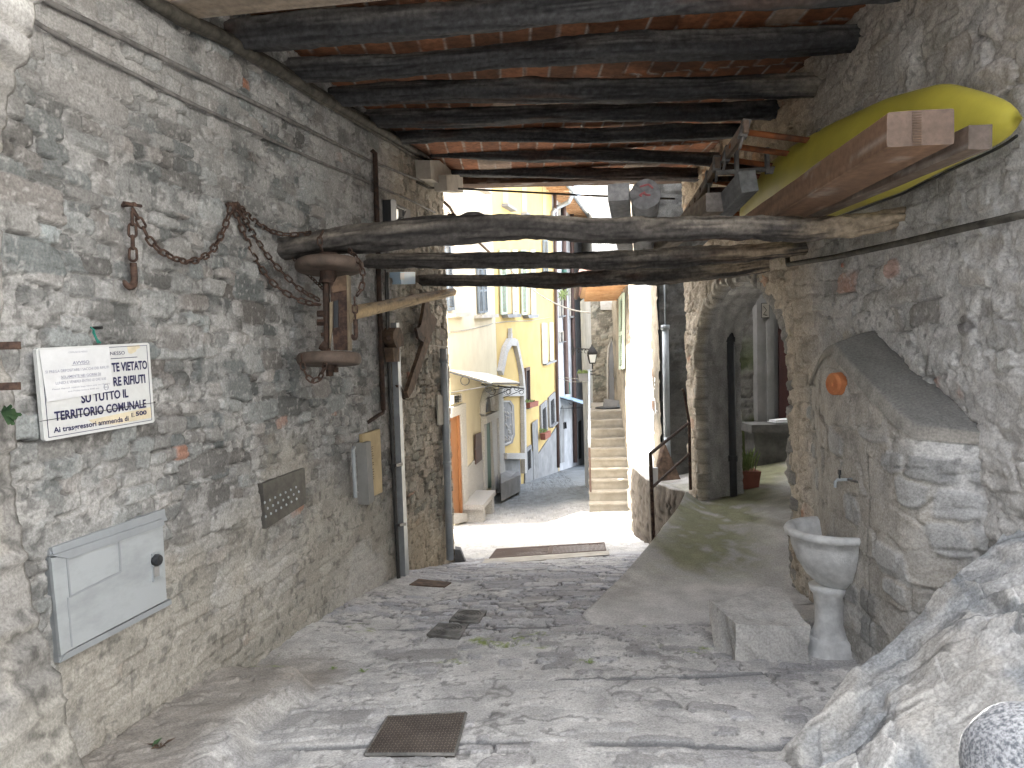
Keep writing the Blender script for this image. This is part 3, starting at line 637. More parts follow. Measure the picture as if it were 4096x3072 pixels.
pa = atY(640, 15, 3.2); timber('ceiling_beam', (-1.75, 3.28, 3.29), (2.05, 2.70, 3.24), .16, .13, (.27, .22, .17), 900, 'pale squared wooden beam at the very top, nearer than the black ones', 'beam', BG)
LWp = lambda px, py, off=0: LW.hit(px, py, off)
timber('lintel_beam', (-.95, 7.86, 3.62), (2.2, 7.86, 3.60), .20, .13, (.085, .05, .032), 920, 'flat brown lintel board under the last beam at the street opening', 'beam', dark=.4)

# plaster corbel at the head of the left wall
mb = MB(); mb.prism([LW.hit(1660, 640, .02), LW.hit(1795, 640, .02), LW.hit(1800, 765, .02), LW.hit(1740, 752, .02), LW.hit(1665, 715, .02)], LW.n*.13+LW.e*.05)
mb.prism([LW.hit(1735, 700, .10), LW.hit(1805, 700, .10), LW.hit(1808, 772, .10), LW.hit(1738, 765, .10)], LW.n*.12+LW.e*.02)
o = mb.build('plaster_corbel', M['plaster']); tag(o, 'cracked pale plaster corbel under the last beam at the left wall top', 'corbel')

# ================================================================== BUILDING MASSES OVER AND AROUND THE PASSAGE
def foot(name, pts, z0, z1, m, parent=None):
    return MB().prism([(x, y, z0) for x, y in pts], (0, 0, z1-z0)).build(name, m, parent)
b = thing('passage_house', 'house storey spanning the lane above the brick ceiling', 'building', (-2, 5, 3.8))
foot('upper_wall', [(-6, 2.05), (6, 2.05), (6, 8.55), (2.36, 8.55), (2.36, 7.82), (-6, 7.82)], 3.80, 5.6, M['grey'], b)  # unseen storey, stretched over the side alley to keep skylight out
foot('left_light_block', [(-6, 1.9), (-2.10, 1.9), (-1.05, 7.6), (-6, 7.6)], -1.5, 3.79, M['grey'], b)  # unseen mass added behind the left wall to stop light leaking
foot('pier_light_block', [(2.02, 7.58), (2.34, 7.58), (2.34, 7.88), (2.02, 7.88)], -1.2, 3.79, M['plaster'], b)  # unseen filler added behind the far jamb to stop light leaking
foot('alley_light_block', [(5.0, 4.82), (6, 4.82), (6, 9.2), (5.0, 9.2)], -1.2, 3.79, M['grey'], b)  # unseen wall added to close the alley against direct skylight
foot('side_wall', [(2.25, 1.2), (6, 1.2), (6, 4.80), (2.25, 4.80)], -1.2, 7.0, M['grey'], b)
for nm, pts, z1 in (('alley_sun_block', [(-9, 7.9), (-1.35, 7.9), (-1.35, 10.45), (-9, 10.45)], 9.0), ('garden_sun_block', [(-11, 13.5), (-3.2, 13.5), (-3.2, 15.9), (-11, 15.9)], 6.0), ('corner_sun_block', [(-8, -4.1), (-2.0, -4.1), (-2.0, 1.8), (-8, 1.8)], 7.0), ('square_sky_block', [(2.5, -4.1), (9, -4.1), (9, 1.1), (2.5, 1.1)], 6.0), ('facing_sky_block', [(-12, -11), (12, -11), (12, -4.2), (-12, -4.2)], 8.5)):  # unseen blocks added to dim the passage and frame the sun strip
    o = foot(nm, pts, -3, z1, M['grey']); tag(o, dict(alley_sun_block='unseen grey block added outside the passage on the left, bounding the sun strip', garden_sun_block='unseen grey block added farther left, cutting off the sun strip', corner_sun_block='unseen grey block added left of the near mouth to keep the sun out', square_sky_block='unseen grey block added right of the near mouth to dim the passage', facing_sky_block='long unseen grey block added behind the camera to dim the passage')[nm], 'house')

# ================================================================== RIGHT: dark back wall, right house, stairs
def stone_sheet(name, pts3, umax, zr_, seed, base, du=.03, smear=.5, parent=None, cw=.26, ch=.13, tint=(1, 1, 1), keepfn=None, post=None):
    u, v = np.meshgrid(np.arange(0, umax, du), np.arange(zr_[0], zr_[1], du)); c, d, f = masonry(u, v, seed, cw, ch, smear)
    a, e, n = pts3; V = np.array(a)+u[..., None]*np.array(e)+d[..., None]*np.array(n); V[..., 2] += v
    c = c*np.array(tint)
    if post: c = post(u, v, c, f)
    keep = None
    if keepfn is not None: keep = keepfn((u[:-1, :-1]+u[1:, 1:])/2, (v[:-1, :-1]+v[1:, 1:])/2)
    return mobj(name, V, grid_faces(*u.shape, keep), M['stone'], parent, True, c)
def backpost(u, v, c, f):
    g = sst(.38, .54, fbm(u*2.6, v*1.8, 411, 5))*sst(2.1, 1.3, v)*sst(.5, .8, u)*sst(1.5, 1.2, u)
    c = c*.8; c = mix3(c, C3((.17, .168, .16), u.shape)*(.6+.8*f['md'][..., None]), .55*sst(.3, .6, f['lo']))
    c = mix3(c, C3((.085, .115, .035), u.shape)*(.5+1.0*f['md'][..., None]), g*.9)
    street_side = sst(.95, .60, u); return c*(1-.35*street_side[..., None])  # wall is darker towards its street side
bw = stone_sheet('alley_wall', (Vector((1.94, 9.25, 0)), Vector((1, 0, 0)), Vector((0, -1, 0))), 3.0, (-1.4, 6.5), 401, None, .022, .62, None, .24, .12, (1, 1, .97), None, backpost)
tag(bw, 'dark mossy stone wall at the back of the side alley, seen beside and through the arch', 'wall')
foot('alley_wall_mass', [(1.99, 9.33), (6, 9.33), (6, 11), (1.99, 11)], -2, 6.4, M['grey'])
bpy.data.objects['alley_wall_mass'].name = 'back_house'; tag(bpy.data.objects['back_house'], 'house mass behind the dark alley wall', 'house')
# pilaster and door in the alley
def rzp(px, py):
    d = ray(px, py)
    for i in range(400):
        p = CAM+d*(4+i*.02)
        if p.z < float(rz(np.array(p.x), np.array(p.y))): return p
    return CAM+d*8
BWP = Pl((1.94, 9.25), (4.94, 9.25))
mb = slab(BWP, [(3010, 1200), (3078, 1200), (3078, 1790), (3015, 1800)], 0, .16); slab(BWP, [(3064, 1290), (3078, 1270), (3082, 1790), (3070, 1790)], .16, .02, mb)
dw = thing('alley_doorway', 'plain grey pilaster and dark red door behind the stone bench', 'doorway', BWP.pt(1.3, .3))
mb.build('pilaster', M['cement'], dw)
slab(BWP, [(3078, 1250), (3125, 1200), (3128, 1760), (3080, 1780)], 0, .05).build('jamb', M['ygrey'], dw)
slab(BWP, [(3112, 1200), (3190, 1200), (3190, 1760), (3114, 1770)], .055, .03).build('door', M['doorr'], dw)
pt_ = thing('number_tile', 'small framed grey tile on the alley wall, top of the arch view', 'tile', BWP.hit(3060, 1240, .16))
slab(BWP, [(3045, 1212), (3078, 1212), (3078, 1272), (3045, 1272)], .165, .012).build('tile', M['plaster'], pt_)
mb = MB()
for q in (((3046, 1213), (3077, 1213)), ((3046, 1271), (3077, 1271)), ((3046, 1213), (3046, 1271)), ((3077, 1213), (3077, 1271)), ((3054, 1225), (3066, 1240)), ((3066, 1240), (3054, 1258)), ((3054, 1258), (3068, 1262))):
    mb.tube([BWP.hit(*q[0], .18), BWP.hit(*q[1], .18)], .004, 5)
mb.build('frame', M['iron'], pt_)
p = rzp(2935, 1985)
o = MB().tube([(p.x, p.y, p.z-.05), (p.x, p.y, 2.55)], .038, 14).tube([(p.x, p.y, .5), (p.x, p.y, .56)], .048, 14).tube([(p.x, p.y, 1.75), (p.x, p.y, 1.80)], .048, 14).build('downpipe', M['dark']); tag(o, 'dark downpipe standing inside the arch', 'pipe', None)
# flower pot, plant, bench, newspaper, step
p = rzp(2985, 1950)
fp = thing('flower_pot', 'square terracotta flower pot with a small plant inside the arch', 'flower pot', p)
MB().prism([p+Vector((a*.10, b_*.10, 0)) for a, b_ in ((-1, -1), (1, -1), (1, 1), (-1, 1))], (0, 0, .19), 1.25).build('pot', M['pot'], fp)
mb = MB(); rnd = random.Random(4)
for k in range(46):
    a = rnd.uniform(0, 6.28); r = rnd.uniform(.0, .1); h = rnd.uniform(.08, .28); q = p+Vector((r*math.cos(a), r*math.sin(a), .17)); e = q+Vector((.16*math.cos(a)*h*2, .16*math.sin(a)*h*2, h)); w = Vector((math.sin(a), -math.cos(a), .2))*rnd.uniform(.012, .03)
    m_ = (q+e)/2+Vector((0, 0, .04)); mb.add([q, m_-w, e, m_+w], [(0, 1, 2, 3)])
mb.build('plant', M['leafp'], fp)
bq = BWP.hit(3060, 1780, .25)
be = thing('stone_bench', 'grey stone bench block under the alley pilaster, newspaper on top', 'bench', (bq.x, bq.y, .25))
MB().box((bq.x+.25, 8.92, .70), (1.05, .48, .10)).build('seat', M['benchs'], be)
MB().box((bq.x+.27, 8.98, .42), (.95, .36, .46)).build('base', M['benchs'], be)
mb = MB(); mb.box((bq.x+.16, 8.86, .765), (.26, .2, .012), (1, .2, 0), (-.2, 1, 0)); mb.box((bq.x+.17, 8.88, .785), (.24, .18, .018), (1, .1, .05), (-.1, 1, 0))
nw = mb.build('newspaper', M['paper']); tag(nw, 'folded white newspaper lying on the alley bench', 'newspaper')
p = rzp(2770, 1850)
o = MB().prism([p+Vector(q) for q in ((-.14, -.12, -.1), (.2, -.14, -.1), (.22, .2, -.1), (-.12, .2, -.1))], (0, 0, .36), .92).build('stone_step', M['plaster']); tag(o, 'pale stone block at the foot of the arch far jamb', 'stone block')

# right house along the stairs
rh = thing('stone_house', 'pale stone house beside the outdoor stairs with orange boarded eaves', 'house', (2.6, 15, -2))
def rhpost(u, v, c, f):
    warm = C3((.44, .38, .29), u.shape)*(.65+.6*f['md'][..., None]); c = mix3(c, warm, .55*sst(.25, .6, f['lo']+.1))
    return c
stone_sheet('wall', (RH.o, RH.e, RH.n), 5.4, (-2.6, 6.2), 421, None, .03, .6, rh, .26, .14, (.36, .33, .28), None, rhpost)
stone_sheet('wall', (RH.pt(5.4, 0), RH.e, RH.n), 7.4, (-2.6, 3.35), 431, None, .05, .6, rh, .26, .14, (.36, .33, .28), None, rhpost)
mb = MB(); mb.prism([RH.pt(.3, -2.6, -.02), RH.pt(5.4, -2.6, -.02), RH.pt(5.4, -2.6, -4), RH.pt(.3, -2.6, -4)], (0, 0, 8.7)); mb.prism([RH.pt(5.42, -2.6, -.02), RH.pt(12.8, -2.6, -.02), RH.pt(12.8, -2.6, -4), RH.pt(5.42, -2.6, -4)], (0, 0, 5.9)); mb.build('core', M['grey'], rh)
ev = [(1.50, 14.2), (2.46, 14.2), (2.80, 18.4), (1.80, 18.2)]
MB().prism([(x, y, 3.19) for x, y in ev], (0, 0, .05)).build('soffit', M['soffit'], rh)
for k in range(7):
    y = 14.5+k*.6; MB().box((2.12+.09*(y-15), y, 3.145), (1.0, .07, .085)).build('rafter', M['soffit'], rh)
mb = MB(); mb.prism([(1.42, 14.1, 3.25), (2.52, 14.1, 3.25), (2.84, 18.5, 3.25), (1.72, 18.3, 3.25)], (0, 0, .06)); mb.prism([(1.40, 14.1, 3.31), (4.2, 14.1, 4.3), (4.6, 18.6, 4.3), (1.70, 18.3, 3.31)], (0, 0, .1)); mb.build('roof', M['rooft'], rh)
MB().tube([(1.36, 14.0, 3.27), (1.72, 18.4, 3.24)], .06, 10).build('gutter', M['brownp'], rh)
# facing wall with the narrow arched niche at the top of the stairs
TW = Pl((2.40, 20.8), (3.4, 20.8))
def twpost(u, v, c, f):
    return c*np.array((1.0, .96, .86))
tw = thing('tower_house', 'stone house end with a narrow arched niche above the stair landing', 'house', (2.8, 20.8, .3))
stone_sheet('wall', (Vector((2.36, 20.8, 0)), Vector((1, 0, 0)), Vector((0, -1, 0))), .9, (-2.5, 3.6), 441, None, .03, .35, tw, .26, .17, (1.05, 1.0, .9), None, twpost)
foot('core', [(2.38, 20.86), (6, 20.86), (6, 24), (2.38, 24)], -4, 3.6, M['grey'], tw)
ar = [(2434, 1605), (2458, 1605), (2459, 1440), (2456, 1400), (2450, 1372), (2445, 1362), (2440, 1372), (2436, 1400), (2434, 1440)]
slab(TW, ar, .03, .02).build('niche', M['ygrey'], tw)
mb = MB(); c0 = TW.hit(2447, 1500, 0)
pts = [TW.hit(x, y, .05) for x, y in [(2431, 1605), (2431, 1440), (2434, 1395), (2445, 1355), (2457, 1395), (2462, 1440), (2462, 1605)]]
mb.tube(pts, .035, 6); mb.build('arch_trim', M['plaster'], tw)
slab(TW, [(2400, 1190), (2480, 1190), (2480, 1240), (2402, 1240)], .03, .06).build('head_beam', M['plaster'], tw)

st = thing('outdoor_stairs', 'narrow flight of ten pale concrete steps climbing beside the stone house', 'stairs', (2.0, 15, -1.7))
sd = Vector((.115, 1, 0)).normalized(); sx = Vector((1, -.05, 0)).normalized(); base = Vector((1.57, 15.0, 0))
mb = MB()
for k in range(-2, 9):
    z1 = -1.19+.195*k; a = base+sd*(.287*k); w = .93 if k > -2 else 1.0
    dep = .30 if k < 8 else 3.6
    if k == -2: a = a-sd*.35; dep = .66
    mb.prism([a+Vector((0, 0, -2.9)), a+sx*w+Vector((0, 0, -2.9)), a+sx*(w+.02)+sd*dep+Vector((0, 0, -2.9)), a+sd*dep+Vector((0, 0, -2.9))], (0, 0, 2.9+z1-.04))
    f = a-sd*.02-sx*.01; mb.prism([f+Vector((0, 0, z1-.038)), f+sx*(w+.01)+Vector((0, 0, z1-.038)), f+sx*(w+.02)+sd*(dep)+Vector((0, 0, z1-.038)), f+sd*(dep)+Vector((0, 0, z1-.038))], (0, 0, .038))
mb.build('steps', M['stairc'], st)
hb = base+sx*.03+sd*.02; ht = base+sx*.05+sd*3.4
mb = MB(); mb.tube([hb+Vector((0, 0, -1.19)), hb+Vector((0, 0, -.17))], .022, 8); mb.build('post', M['brownp'], st)
mb = MB(); mb.tube([ht+Vector((0, 0, .37)), ht+Vector((0, 0, 1.36))], .022, 8); mb.build('post', M['brownp'], st)
A = hb+Vector((0, 0, -.17)); B = ht+Vector((0, 0, 1.30)); MB().box((A+B)/2, (.05, (B-A).length+.1, .11), sx, (B-A)).build('handrail', M['galv'], st)
p = base+sd*3.1+sx*.5+Vector((0, 0, .372))
o = MB().lathe([(.0, 0), (.32, .0), (.33, .02), (.31, .035), (.27, .02), (.0, .018)], p, 26).build('round_mat', M['dark']); tag(o, 'flat dark round mat lying on the stair landing', 'mat')
o = MB().box(p+Vector((.18, .12, .09)), (.55, .05, .22), (1, -.25, -.15), (.2, .9, -.3)).build('leaning_board', M['cement']); tag(o, 'grey board leaning over the round mat on the landing', 'board')
mb = MB(); mb.lathe([(.0, 0), (.07, .0), (.08, .08), (.06, .08)], p+Vector((.30, -.10, .01)), 14); o = mb.build('metal_bowl', M['steel']); tag(o, 'small shiny metal bowl on the stair landing', 'bowl')
slats = MB()

def shutter(pl, c, off, m, name, parent, n=15):             # c: tl tr br bl in pixels
    q = [pl.hit(x, y, off) for x, y in c]; tl, tr, br, bl = q; nv = pl.n; mb = MB()
    P = lambda u, v: (tl*(1-u)+tr*u)*(1-v)+(bl*(1-u)+br*u)*v
    for u0, u1, v0, v1 in ((0, .16, 0, 1), (.84, 1, 0, 1), (.16, .84, 0, .05), (.16, .84, .95, 1), (.16, .84, .48, .53)):
        mb.prism([P(u0, v0), P(u1, v0), P(u1, v1), P(u0, v1)], nv*.045)
    for i in range(n):
        for a, b in ((.06, .47), (.54, .94)):
            if n > 8 and False: continue
            v0 = a+(b-a)*i/n; v1 = v0+(b-a)/n*.62
            mb.prism([P(.16, v0), P(.84, v0), P(.84, v1)+nv*.03, P(.16, v1)+nv*.03], nv*.008)
    return mb.build(name, m, parent)
def window(pl, c, parent, fm, gm=None, off=.02, sill=True, bars=0, fw=.14):
    q = [pl.hit(x, y, off) for x, y in c]; tl, tr, br, bl = q; nv = pl.n
    P = lambda u, v: (tl*(1-u)+tr*u)*(1-v)+(bl*(1-u)+br*u)*v
    mb = MB()
    for u0, u1, v0, v1 in ((-fw, 0, -fw*.6, 1), (1, 1+fw, -fw*.6, 1), (0, 1, -fw*.6, 0), ):
        mb.prism([P(u0, v0), P(u1, v0), P(u1, v1), P(u0, v1)], nv*.07)
    w = mb.build('window', fm, parent)
    MB().prism([P(0, 0), P(1, 0), P(1, 1), P(0, 1)], nv*.01).build('pane', gm or M['glass'], w)
    if sill: MB().prism([P(-.2, 1), P(1.2, 1), P(1.2, 1.05), P(-.2, 1.05)], nv*.18).build('sill', M['ygrey'], w)
    if bars:
        mb = MB()
        for i in range(1, bars): mb.tube([P(0, i/bars)+nv*.05, P(1, i/bars)+nv*.05], .012, 5)
        for i in (1, 2): mb.tube([P(i/3, 0)+nv*.05, P(i/3, 1)+nv*.05], .012, 5)
        mb.build('bars', M['iron'], w)
    return w
sh = shutter(RH, [(2482, 1190), (2500, 1170), (2500, 1475), (2482, 1478)], .03, M['gshut'], 'shutter', rh, 14)

# ================================================================== LEFT: cream house, yellow house, grey house
def house(nm, pl, s0, s1, z0, z1, depth, m, label, inset=.0):
    t = thing(nm, label, 'house', pl.pt((s0+s1)/2, z0))
    MB().prism([pl.pt(s0, z0, 0), pl.pt(s1, z0, 0), pl.pt(s1, z0, -depth), pl.pt(s0, z0, -depth)], (0, 0, z1-z0)).build('wall', m, t); return t
ch = house('cream_house', CF, 0, CF.L, -4, 9.0, 7, M['cream'], 'cream rendered house with two stone framed doors, nearest on the left of the lane')
slab(CF, [(1790, 1632), (1848, 1612), (1849, 1648), (1790, 1672)], .002, .10).build('lintel', M['granite'], ch)
mb = MB(); slab(CF, [(1826, 1657), (1848, 1649), (1859, 2045), (1843, 2052)], .002, .10, mb); slab(CF, [(1770, 2052), (1843, 2053), (1846, 2085), (1770, 2100)], .002, .16, mb)
mb.build('door_jamb', M['granite'], ch)
d_ = slab(CF, [(1780, 1676), (1826, 1659), (1840, 2052), (1780, 2052)], .003, .02).build('door', M['doorw'], ch)
slab(CF, [(1826, 1660), (1829, 1659), (1842, 2052), (1838, 2052)], .025, .06).build('door_frame', M['doorw'], d_)
window(CF, [(1806, 1584), (1834, 1578), (1834, 1608), (1806, 1616)], ch, M['plaster'], sill=False, bars=3)
slab(CF, [(1856, 1880), (1925, 1810), (1932, 1950), (1862, 2030)], .002, .04).build('plinth', M['granite'], ch)
ht_ = slab(CF, [(1898, 1738), (1922, 1728), (1924, 1838), (1900, 1858)], .045, .03).build('meter_hatch', M['brownp'], ch)
slab(CF, [(1899, 1796), (1923, 1782), (1923, 1784), (1899, 1798)], .077, .004).build('hinge', M['dark'], ht_)
mb = MB(); slab(CF, [(1923, 1666), (1981, 1640), (1981, 1668), (1923, 1696)], .003, .16, mb); slab(CF, [(1923, 1697), (1932, 1692), (1938, 1955), (1929, 1960)], .003, .10, mb); slab(CF, [(1955, 1682), (1981, 1669), (1990, 1955), (1966, 1960)], .003, .10, mb); mb.build('door_jamb', M['granite'], ch)
slab(CF, [(1972, 1560), (1993, 1560), (2003, 1968), (1980, 1972)], .004, .17).build('pilaster', M['granite'], ch)
dg = slab(CF, [(1932, 1690), (1955, 1682), (1962, 1950), (1938, 1955)], .004, .03).build('door', M['doorg'], ch)
slab(CF, [(1930, 1656), (1961, 1643), (1960, 1615), (1956, 1590), (1947, 1578), (1938, 1590), (1932, 1620)], .004, .02).build('fanlight', M['glass'], ch)
mb = MB(); mb.tube([CF.hit(x, y, .03) for x, y in [(1925, 1660), (1926, 1620), (1934, 1582), (1947, 1566), (1960, 1580), (1967, 1612), (1967, 1645)]], .12, 8); mb.build('arch_trim', M['granite'], ch)
shutter(CF, [(1770, 970), (1797, 975), (1814, 1240), (1785, 1245)], .03, M['dshut'], 'shutter', ch, 18)
shutter(CF, [(1905, 1070), (1922, 1070), (1930, 1252), (1912, 1254)], .03, M['dshut'], 'shutter', ch, 18)
shutter(CF, [(1924, 1070), (1940, 1070), (1947, 1250), (1932, 1252)], .03, M['dshut'], 'shutter', ch, 18)
for q in ([(1786, 1255), (1848, 1252), (1848, 1266), (1786, 1270)], [(1897, 1260), (1968, 1257), (1968, 1270), (1897, 1274)], [(1912, 752), (1942, 772), (1942, 778), (1912, 760)]): slab(CF, q, .0, .22).build('sill', M['plaster'], ch)

yh = house('yellow_house', YF, 0.02, YF.L, -4.5, 8.9, 8, M['yellow'], 'ochre yellow house with open shutters and a granite niche portal')
slab(YF, [(2094, 1965), (2100, 1795), (2150, 1815), (2226, 1702), (2230, 1890), (2094, 2000)], .004, .05).build('plinth', M['ygrey'], yh)
for c, s_ in (([(2008, 700), (2031, 700), (2032, 822), (2009, 822)], [(2006, 815), (2044, 838), (2044, 848), (2006, 826)]), ([(2085, 700), (2106, 700), (2107, 850), (2086, 850)], [(2084, 850), (2115, 868), (2115, 877), (2084, 860)]), ([(2169, 700), (2184, 700), (2184, 880), (2170, 880)], None)):
    w = slab(YF, c, .004, .015).build('blank_window', M['tanpanel'], yh)
    if s_: slab(YF, s_, .004, .22).build('sill', M['ygrey'], w)
for a, b_, c, d_, yt, yb in ((1996, 2021, 2047, 2066, 1000, 1262), (2080, 2101, 2121, 2137, 1000, 1264)):
    w = slab(YF, [(a+18, yt), (d_-12, yt), (d_-9, yb-8), (a+21, yb-8)], .006, .012).build('window', M['tanpanel'], yh)
    shutter(YF, [(a, yt), (b_, yt), (b_+4, yb), (a+6, yb-4)], .05, M['gshut'], 'shutter', yh, 20); shutter(YF, [(c, yt), (d_, yt), (d_+3, yb-2), (c+4, yb)], .05, M['wshut'], 'shutter', yh, 20)
    slab(YF, [(a+8, yb-4), (d_-2, yb-6), (d_-6, yb+8), (a+14, yb+10)], .006, .22).build('sill', M['ygrey'], w)
shutter(YF, [(2170, 960), (2188, 960), (2190, 1096), (2172, 1096)], .05, M['dshut'], 'shutter', yh, 12)
w = slab(YF, [(2180, 1295), (2199, 1292), (2202, 1438), (2184, 1442)], .006, .012).build('window', M['tanpanel'], yh)
shutter(YF, [(2166, 1292), (2182, 1292), (2185, 1452), (2170, 1455)], .05, M['wshut'], 'shutter', yh, 18); shutter(YF, [(2197, 1290), (2209, 1290), (2212, 1440), (2200, 1444)], .05, M['wshut'], 'shutter', yh, 18)
slab(YF, [(2170, 1455), (2212, 1440), (2212, 1447), (2172, 1462)], .006, .16).build('sill', M['ygrey'], w)
w = window(YF, [(2099, 1484), (2112, 1480), (2114, 1622), (2101, 1628)], yh, M['brownp'], None, .01)
fb = thing('flower_box', 'terracotta flower box on the sill of the yellow house, upper one', 'flower box', YF.hit(2117, 1625, .15), 'flower boxes')
slab(YF, [(2098, 1612), (2134, 1603), (2132, 1624), (2100, 1632)], .08, .2).build('box', M['pot'], fb)
mb = MB(); rnd = random.Random(8)
for k in range(40):
    q = YF.hit(2100+rnd.uniform(0, 33), 1612-rnd.uniform(0, 5), .16+rnd.uniform(-.08, .08)); e = q+Vector((rnd.uniform(-.1, .1), rnd.uniform(-.1, .1), rnd.uniform(.02, .14))); mb.add([q, (q+e)/2+Vector((.03, 0, 0)), e, (q+e)/2-Vector((.03, 0, 0))], [(0, 1, 2, 3)])
mb.build('plant', M['leafp'], fb)
for c in ([(2163, 1640), (2178, 1626), (2181, 1728), (2166, 1742)], [(2196, 1606), (2211, 1592), (2214, 1690), (2199, 1704)]):
    window(YF, c, yh, M['ygrey'], M['dark'], .01, True, 5, .35)
fb = thing('flower_box', 'small flower box under the barred window, lower one', 'flower box', YF.hit(2174, 1750, .15), 'flower boxes')
slab(YF, [(2160, 1735), (2184, 1722), (2184, 1745), (2162, 1760)], .12, .2).build('box', M['pot'], fb)
mb = MB()
for k in range(40):
    q = YF.hit(2160+rnd.uniform(0, 25), 1733-rnd.uniform(0, 8), .22+rnd.uniform(-.08, .08)); e = q+Vector((rnd.uniform(-.1, .1), rnd.uniform(-.1, .1), rnd.uniform(.02, .18))); mb.add([q, (q+e)/2+Vector((.03, 0, 0)), e, (q+e)/2-Vector((.03, 0, 0))], [(0, 1, 2, 3)])
mb.build('plant', M['leafp'], fb)
slab(YF, [(2128, 1692), (2150, 1676), (2154, 1905), (2134, 1918)], .056, .015).build('door', M['cement'], yh)
window(YF, [(2102, 1808), (2116, 1796), (2118, 1872), (2105, 1884)], yh, M['ygrey'], M['dark'], .056, False, 3, .3)
# niche portal
def strip(pl, pts, w, off, th, mb):                          # band along a pixel path on a facade
    P_ = [pl.hit(x, y, off) for x, y in pts]
    for a, b_ in zip(P_[:-1], P_[1:]):
        t = (b_-a).normalized(); s_ = t.cross(pl.n)*w/2; mb.prism([a-s_-t*.02, a+s_-t*.02, b_+s_+t*.02, b_-s_+t*.02], pl.n*th)
    return mb
mb = MB(); strip(YF, [(1992, 1490), (2010, 1400), (2028, 1368), (2045, 1368)], .26, .005, .16, mb); strip(YF, [(2036, 1368), (2054, 1372), (2066, 1430), (2078, 1490), (2084, 1560), (2088, 1890)], .24, .01, .15, mb); strip(YF, [(1996, 1565), (2084, 1565)], .34, .02, .13, mb); strip(YF, [(2034, 1368), (2034, 1335)], .16, .02, .12, mb); strip(YF, [(2034, 1340), (2034, 1316)], .07, .02, .12, mb)
np_ = mb.build('niche_portal', M['granite'], yh)
slab(YF, [(2004, 1545), (2004, 1490), (2018, 1400), (2048, 1392), (2064, 1440), (2072, 1500), (2074, 1545)], .004, .02).build('niche_panel', M['yellow'], np_)
mb = slab(YF, [(1996, 1612), (2012, 1602), (2036, 1602), (2050, 1622), (2054, 1740), (2044, 1772), (2020, 1784), (2000, 1782)], .004, .06)
mb.build('cartouche', M['ygrey'], np_)
mb = MB(); mb.tube([YF.hit(x, y, .07) for x, y in [(1998, 1616), (2012, 1606), (2035, 1606), (2047, 1624), (2050, 1740), (2042, 1768), (2020, 1778), (2002, 1776), (1998, 1616)]], .035, 6)
rn_ = random.Random(2)
for k in range(26): mb.lathe([(.0, .05), (.04, .03), (.055, 0)], YF.hit(2004+rn_.uniform(0, 40), 1630+rn_.uniform(0, 130), .06), 7, YF.n)
mb.build('cartouche_relief', M['granite'], np_)
slab(YF, [(1992, 1812), (2074, 1812), (2074, 1836), (1992, 1836)], .004, .30).build('shelf', M['granite'], np_)
slab(YF, [(1994, 1837), (2074, 1837), (2078, 1945), (1996, 1960)], .004, .06).build('back_panel', M['ygrey'], np_)
# eaves with rafters
def eave(pl, s0, s1, z, out, parent):
    MB().prism([pl.pt(s0, z, -.5), pl.pt(s1, z, -.5), pl.pt(s1, z, out), pl.pt(s0, z, out)], (0, 0, .06)).build('soffit', M['soffit'], parent)
    k = s0+.2
    while k < s1:
        a = pl.pt(k, z-.07, 0); MB().prism([a, pl.pt(k, z-.07, out), pl.pt(k+.1, z-.07, out), pl.pt(k+.1, z-.07, 0)], (0, 0, .065)).build('rafter', M['soffit'], parent); k += .45
    MB().prism([pl.pt(s0, z+.062, out+.05), pl.pt(s1, z+.062, out+.05), pl.pt(s1, z+1.6, -4), pl.pt(s0, z+1.6, -4)], (0, 0, .12)).build('roof', M['rooft'], parent)
    MB().tube([pl.pt(s0, z+.02, out+.1), pl.pt(s1, z-.02, out+.1)], .09, 10).build('gutter', M['galv'], parent)
eave(YF, .02, YF.L-.05, 8.92, .85, yh)
gh = house('grey_house', GF, 0.02, GF.L+3, -6, 8.9, 8, M['grey'], 'weathered grey rendered house beyond the yellow one')
eave(GF, .0, GF.L+1.5, 8.9, .75, gh)
window(GF, [(2236, 800), (2252, 800), (2252, 870), (2236, 870)], gh, M['plaster'], None, .01, True)
window(GF, [(2236, 1175), (2246, 1175), (2247, 1262), (2237, 1265)], gh, M['plaster'], None, .01, True)
window(GF, [(2236, 1330), (2247, 1328), (2248, 1366), (2237, 1368)], gh, M['plaster'], None, .01, True)
window(GF, [(2278, 1120), (2288, 1120), (2289, 1262), (2279, 1264)], gh, M['plaster'], None, .01, True)
window(GF, [(2252, 1692), (2259, 1690), (2260, 1714), (2253, 1716)], gh, M['iron'], M['dark'], .01, False)
slab(GF, [(2238, 1660), (2243, 1630), (2249, 1622), (2254, 1640), (2256, 1848), (2240, 1852)], .004, .03).build('door', M['ygrey'], gh)
slab(GF, [(2312, 1688), (2322, 1680), (2324, 1832), (2314, 1836)], .004, .03).build('door', M['dark'], gh)
mb = MB(); rnd = random.Random(3)
wp = thing('window_plant', 'wispy plant hanging from the upper window of the grey house', 'plant', GF.hit(2250, 1190, .1))
for k in range(70):
    q = GF.hit(2244+rnd.uniform(0, 20), 1190-rnd.uniform(0, 18), .25+rnd.uniform(-.2, .2)); e = q+Vector((rnd.uniform(-.25, .25), rnd.uniform(-.2, .2), rnd.uniform(-.2, .3))); mb.add([q, (q+e)/2+Vector((.03, 0, 0)), e, (q+e)/2-Vector((.03, 0, 0))], [(0, 1, 2, 3)])
mb.build('leaves', M['leafp'], wp)
def pipe(pl, pts, r, off, m, label, name='downpipe', grp=None):
    mb = MB().tube([pl.hit(x, y, off) for x, y in pts], r, 10); o = mb.build(name, m, smooth=True); return tag(o, label, 'pipe', grp)
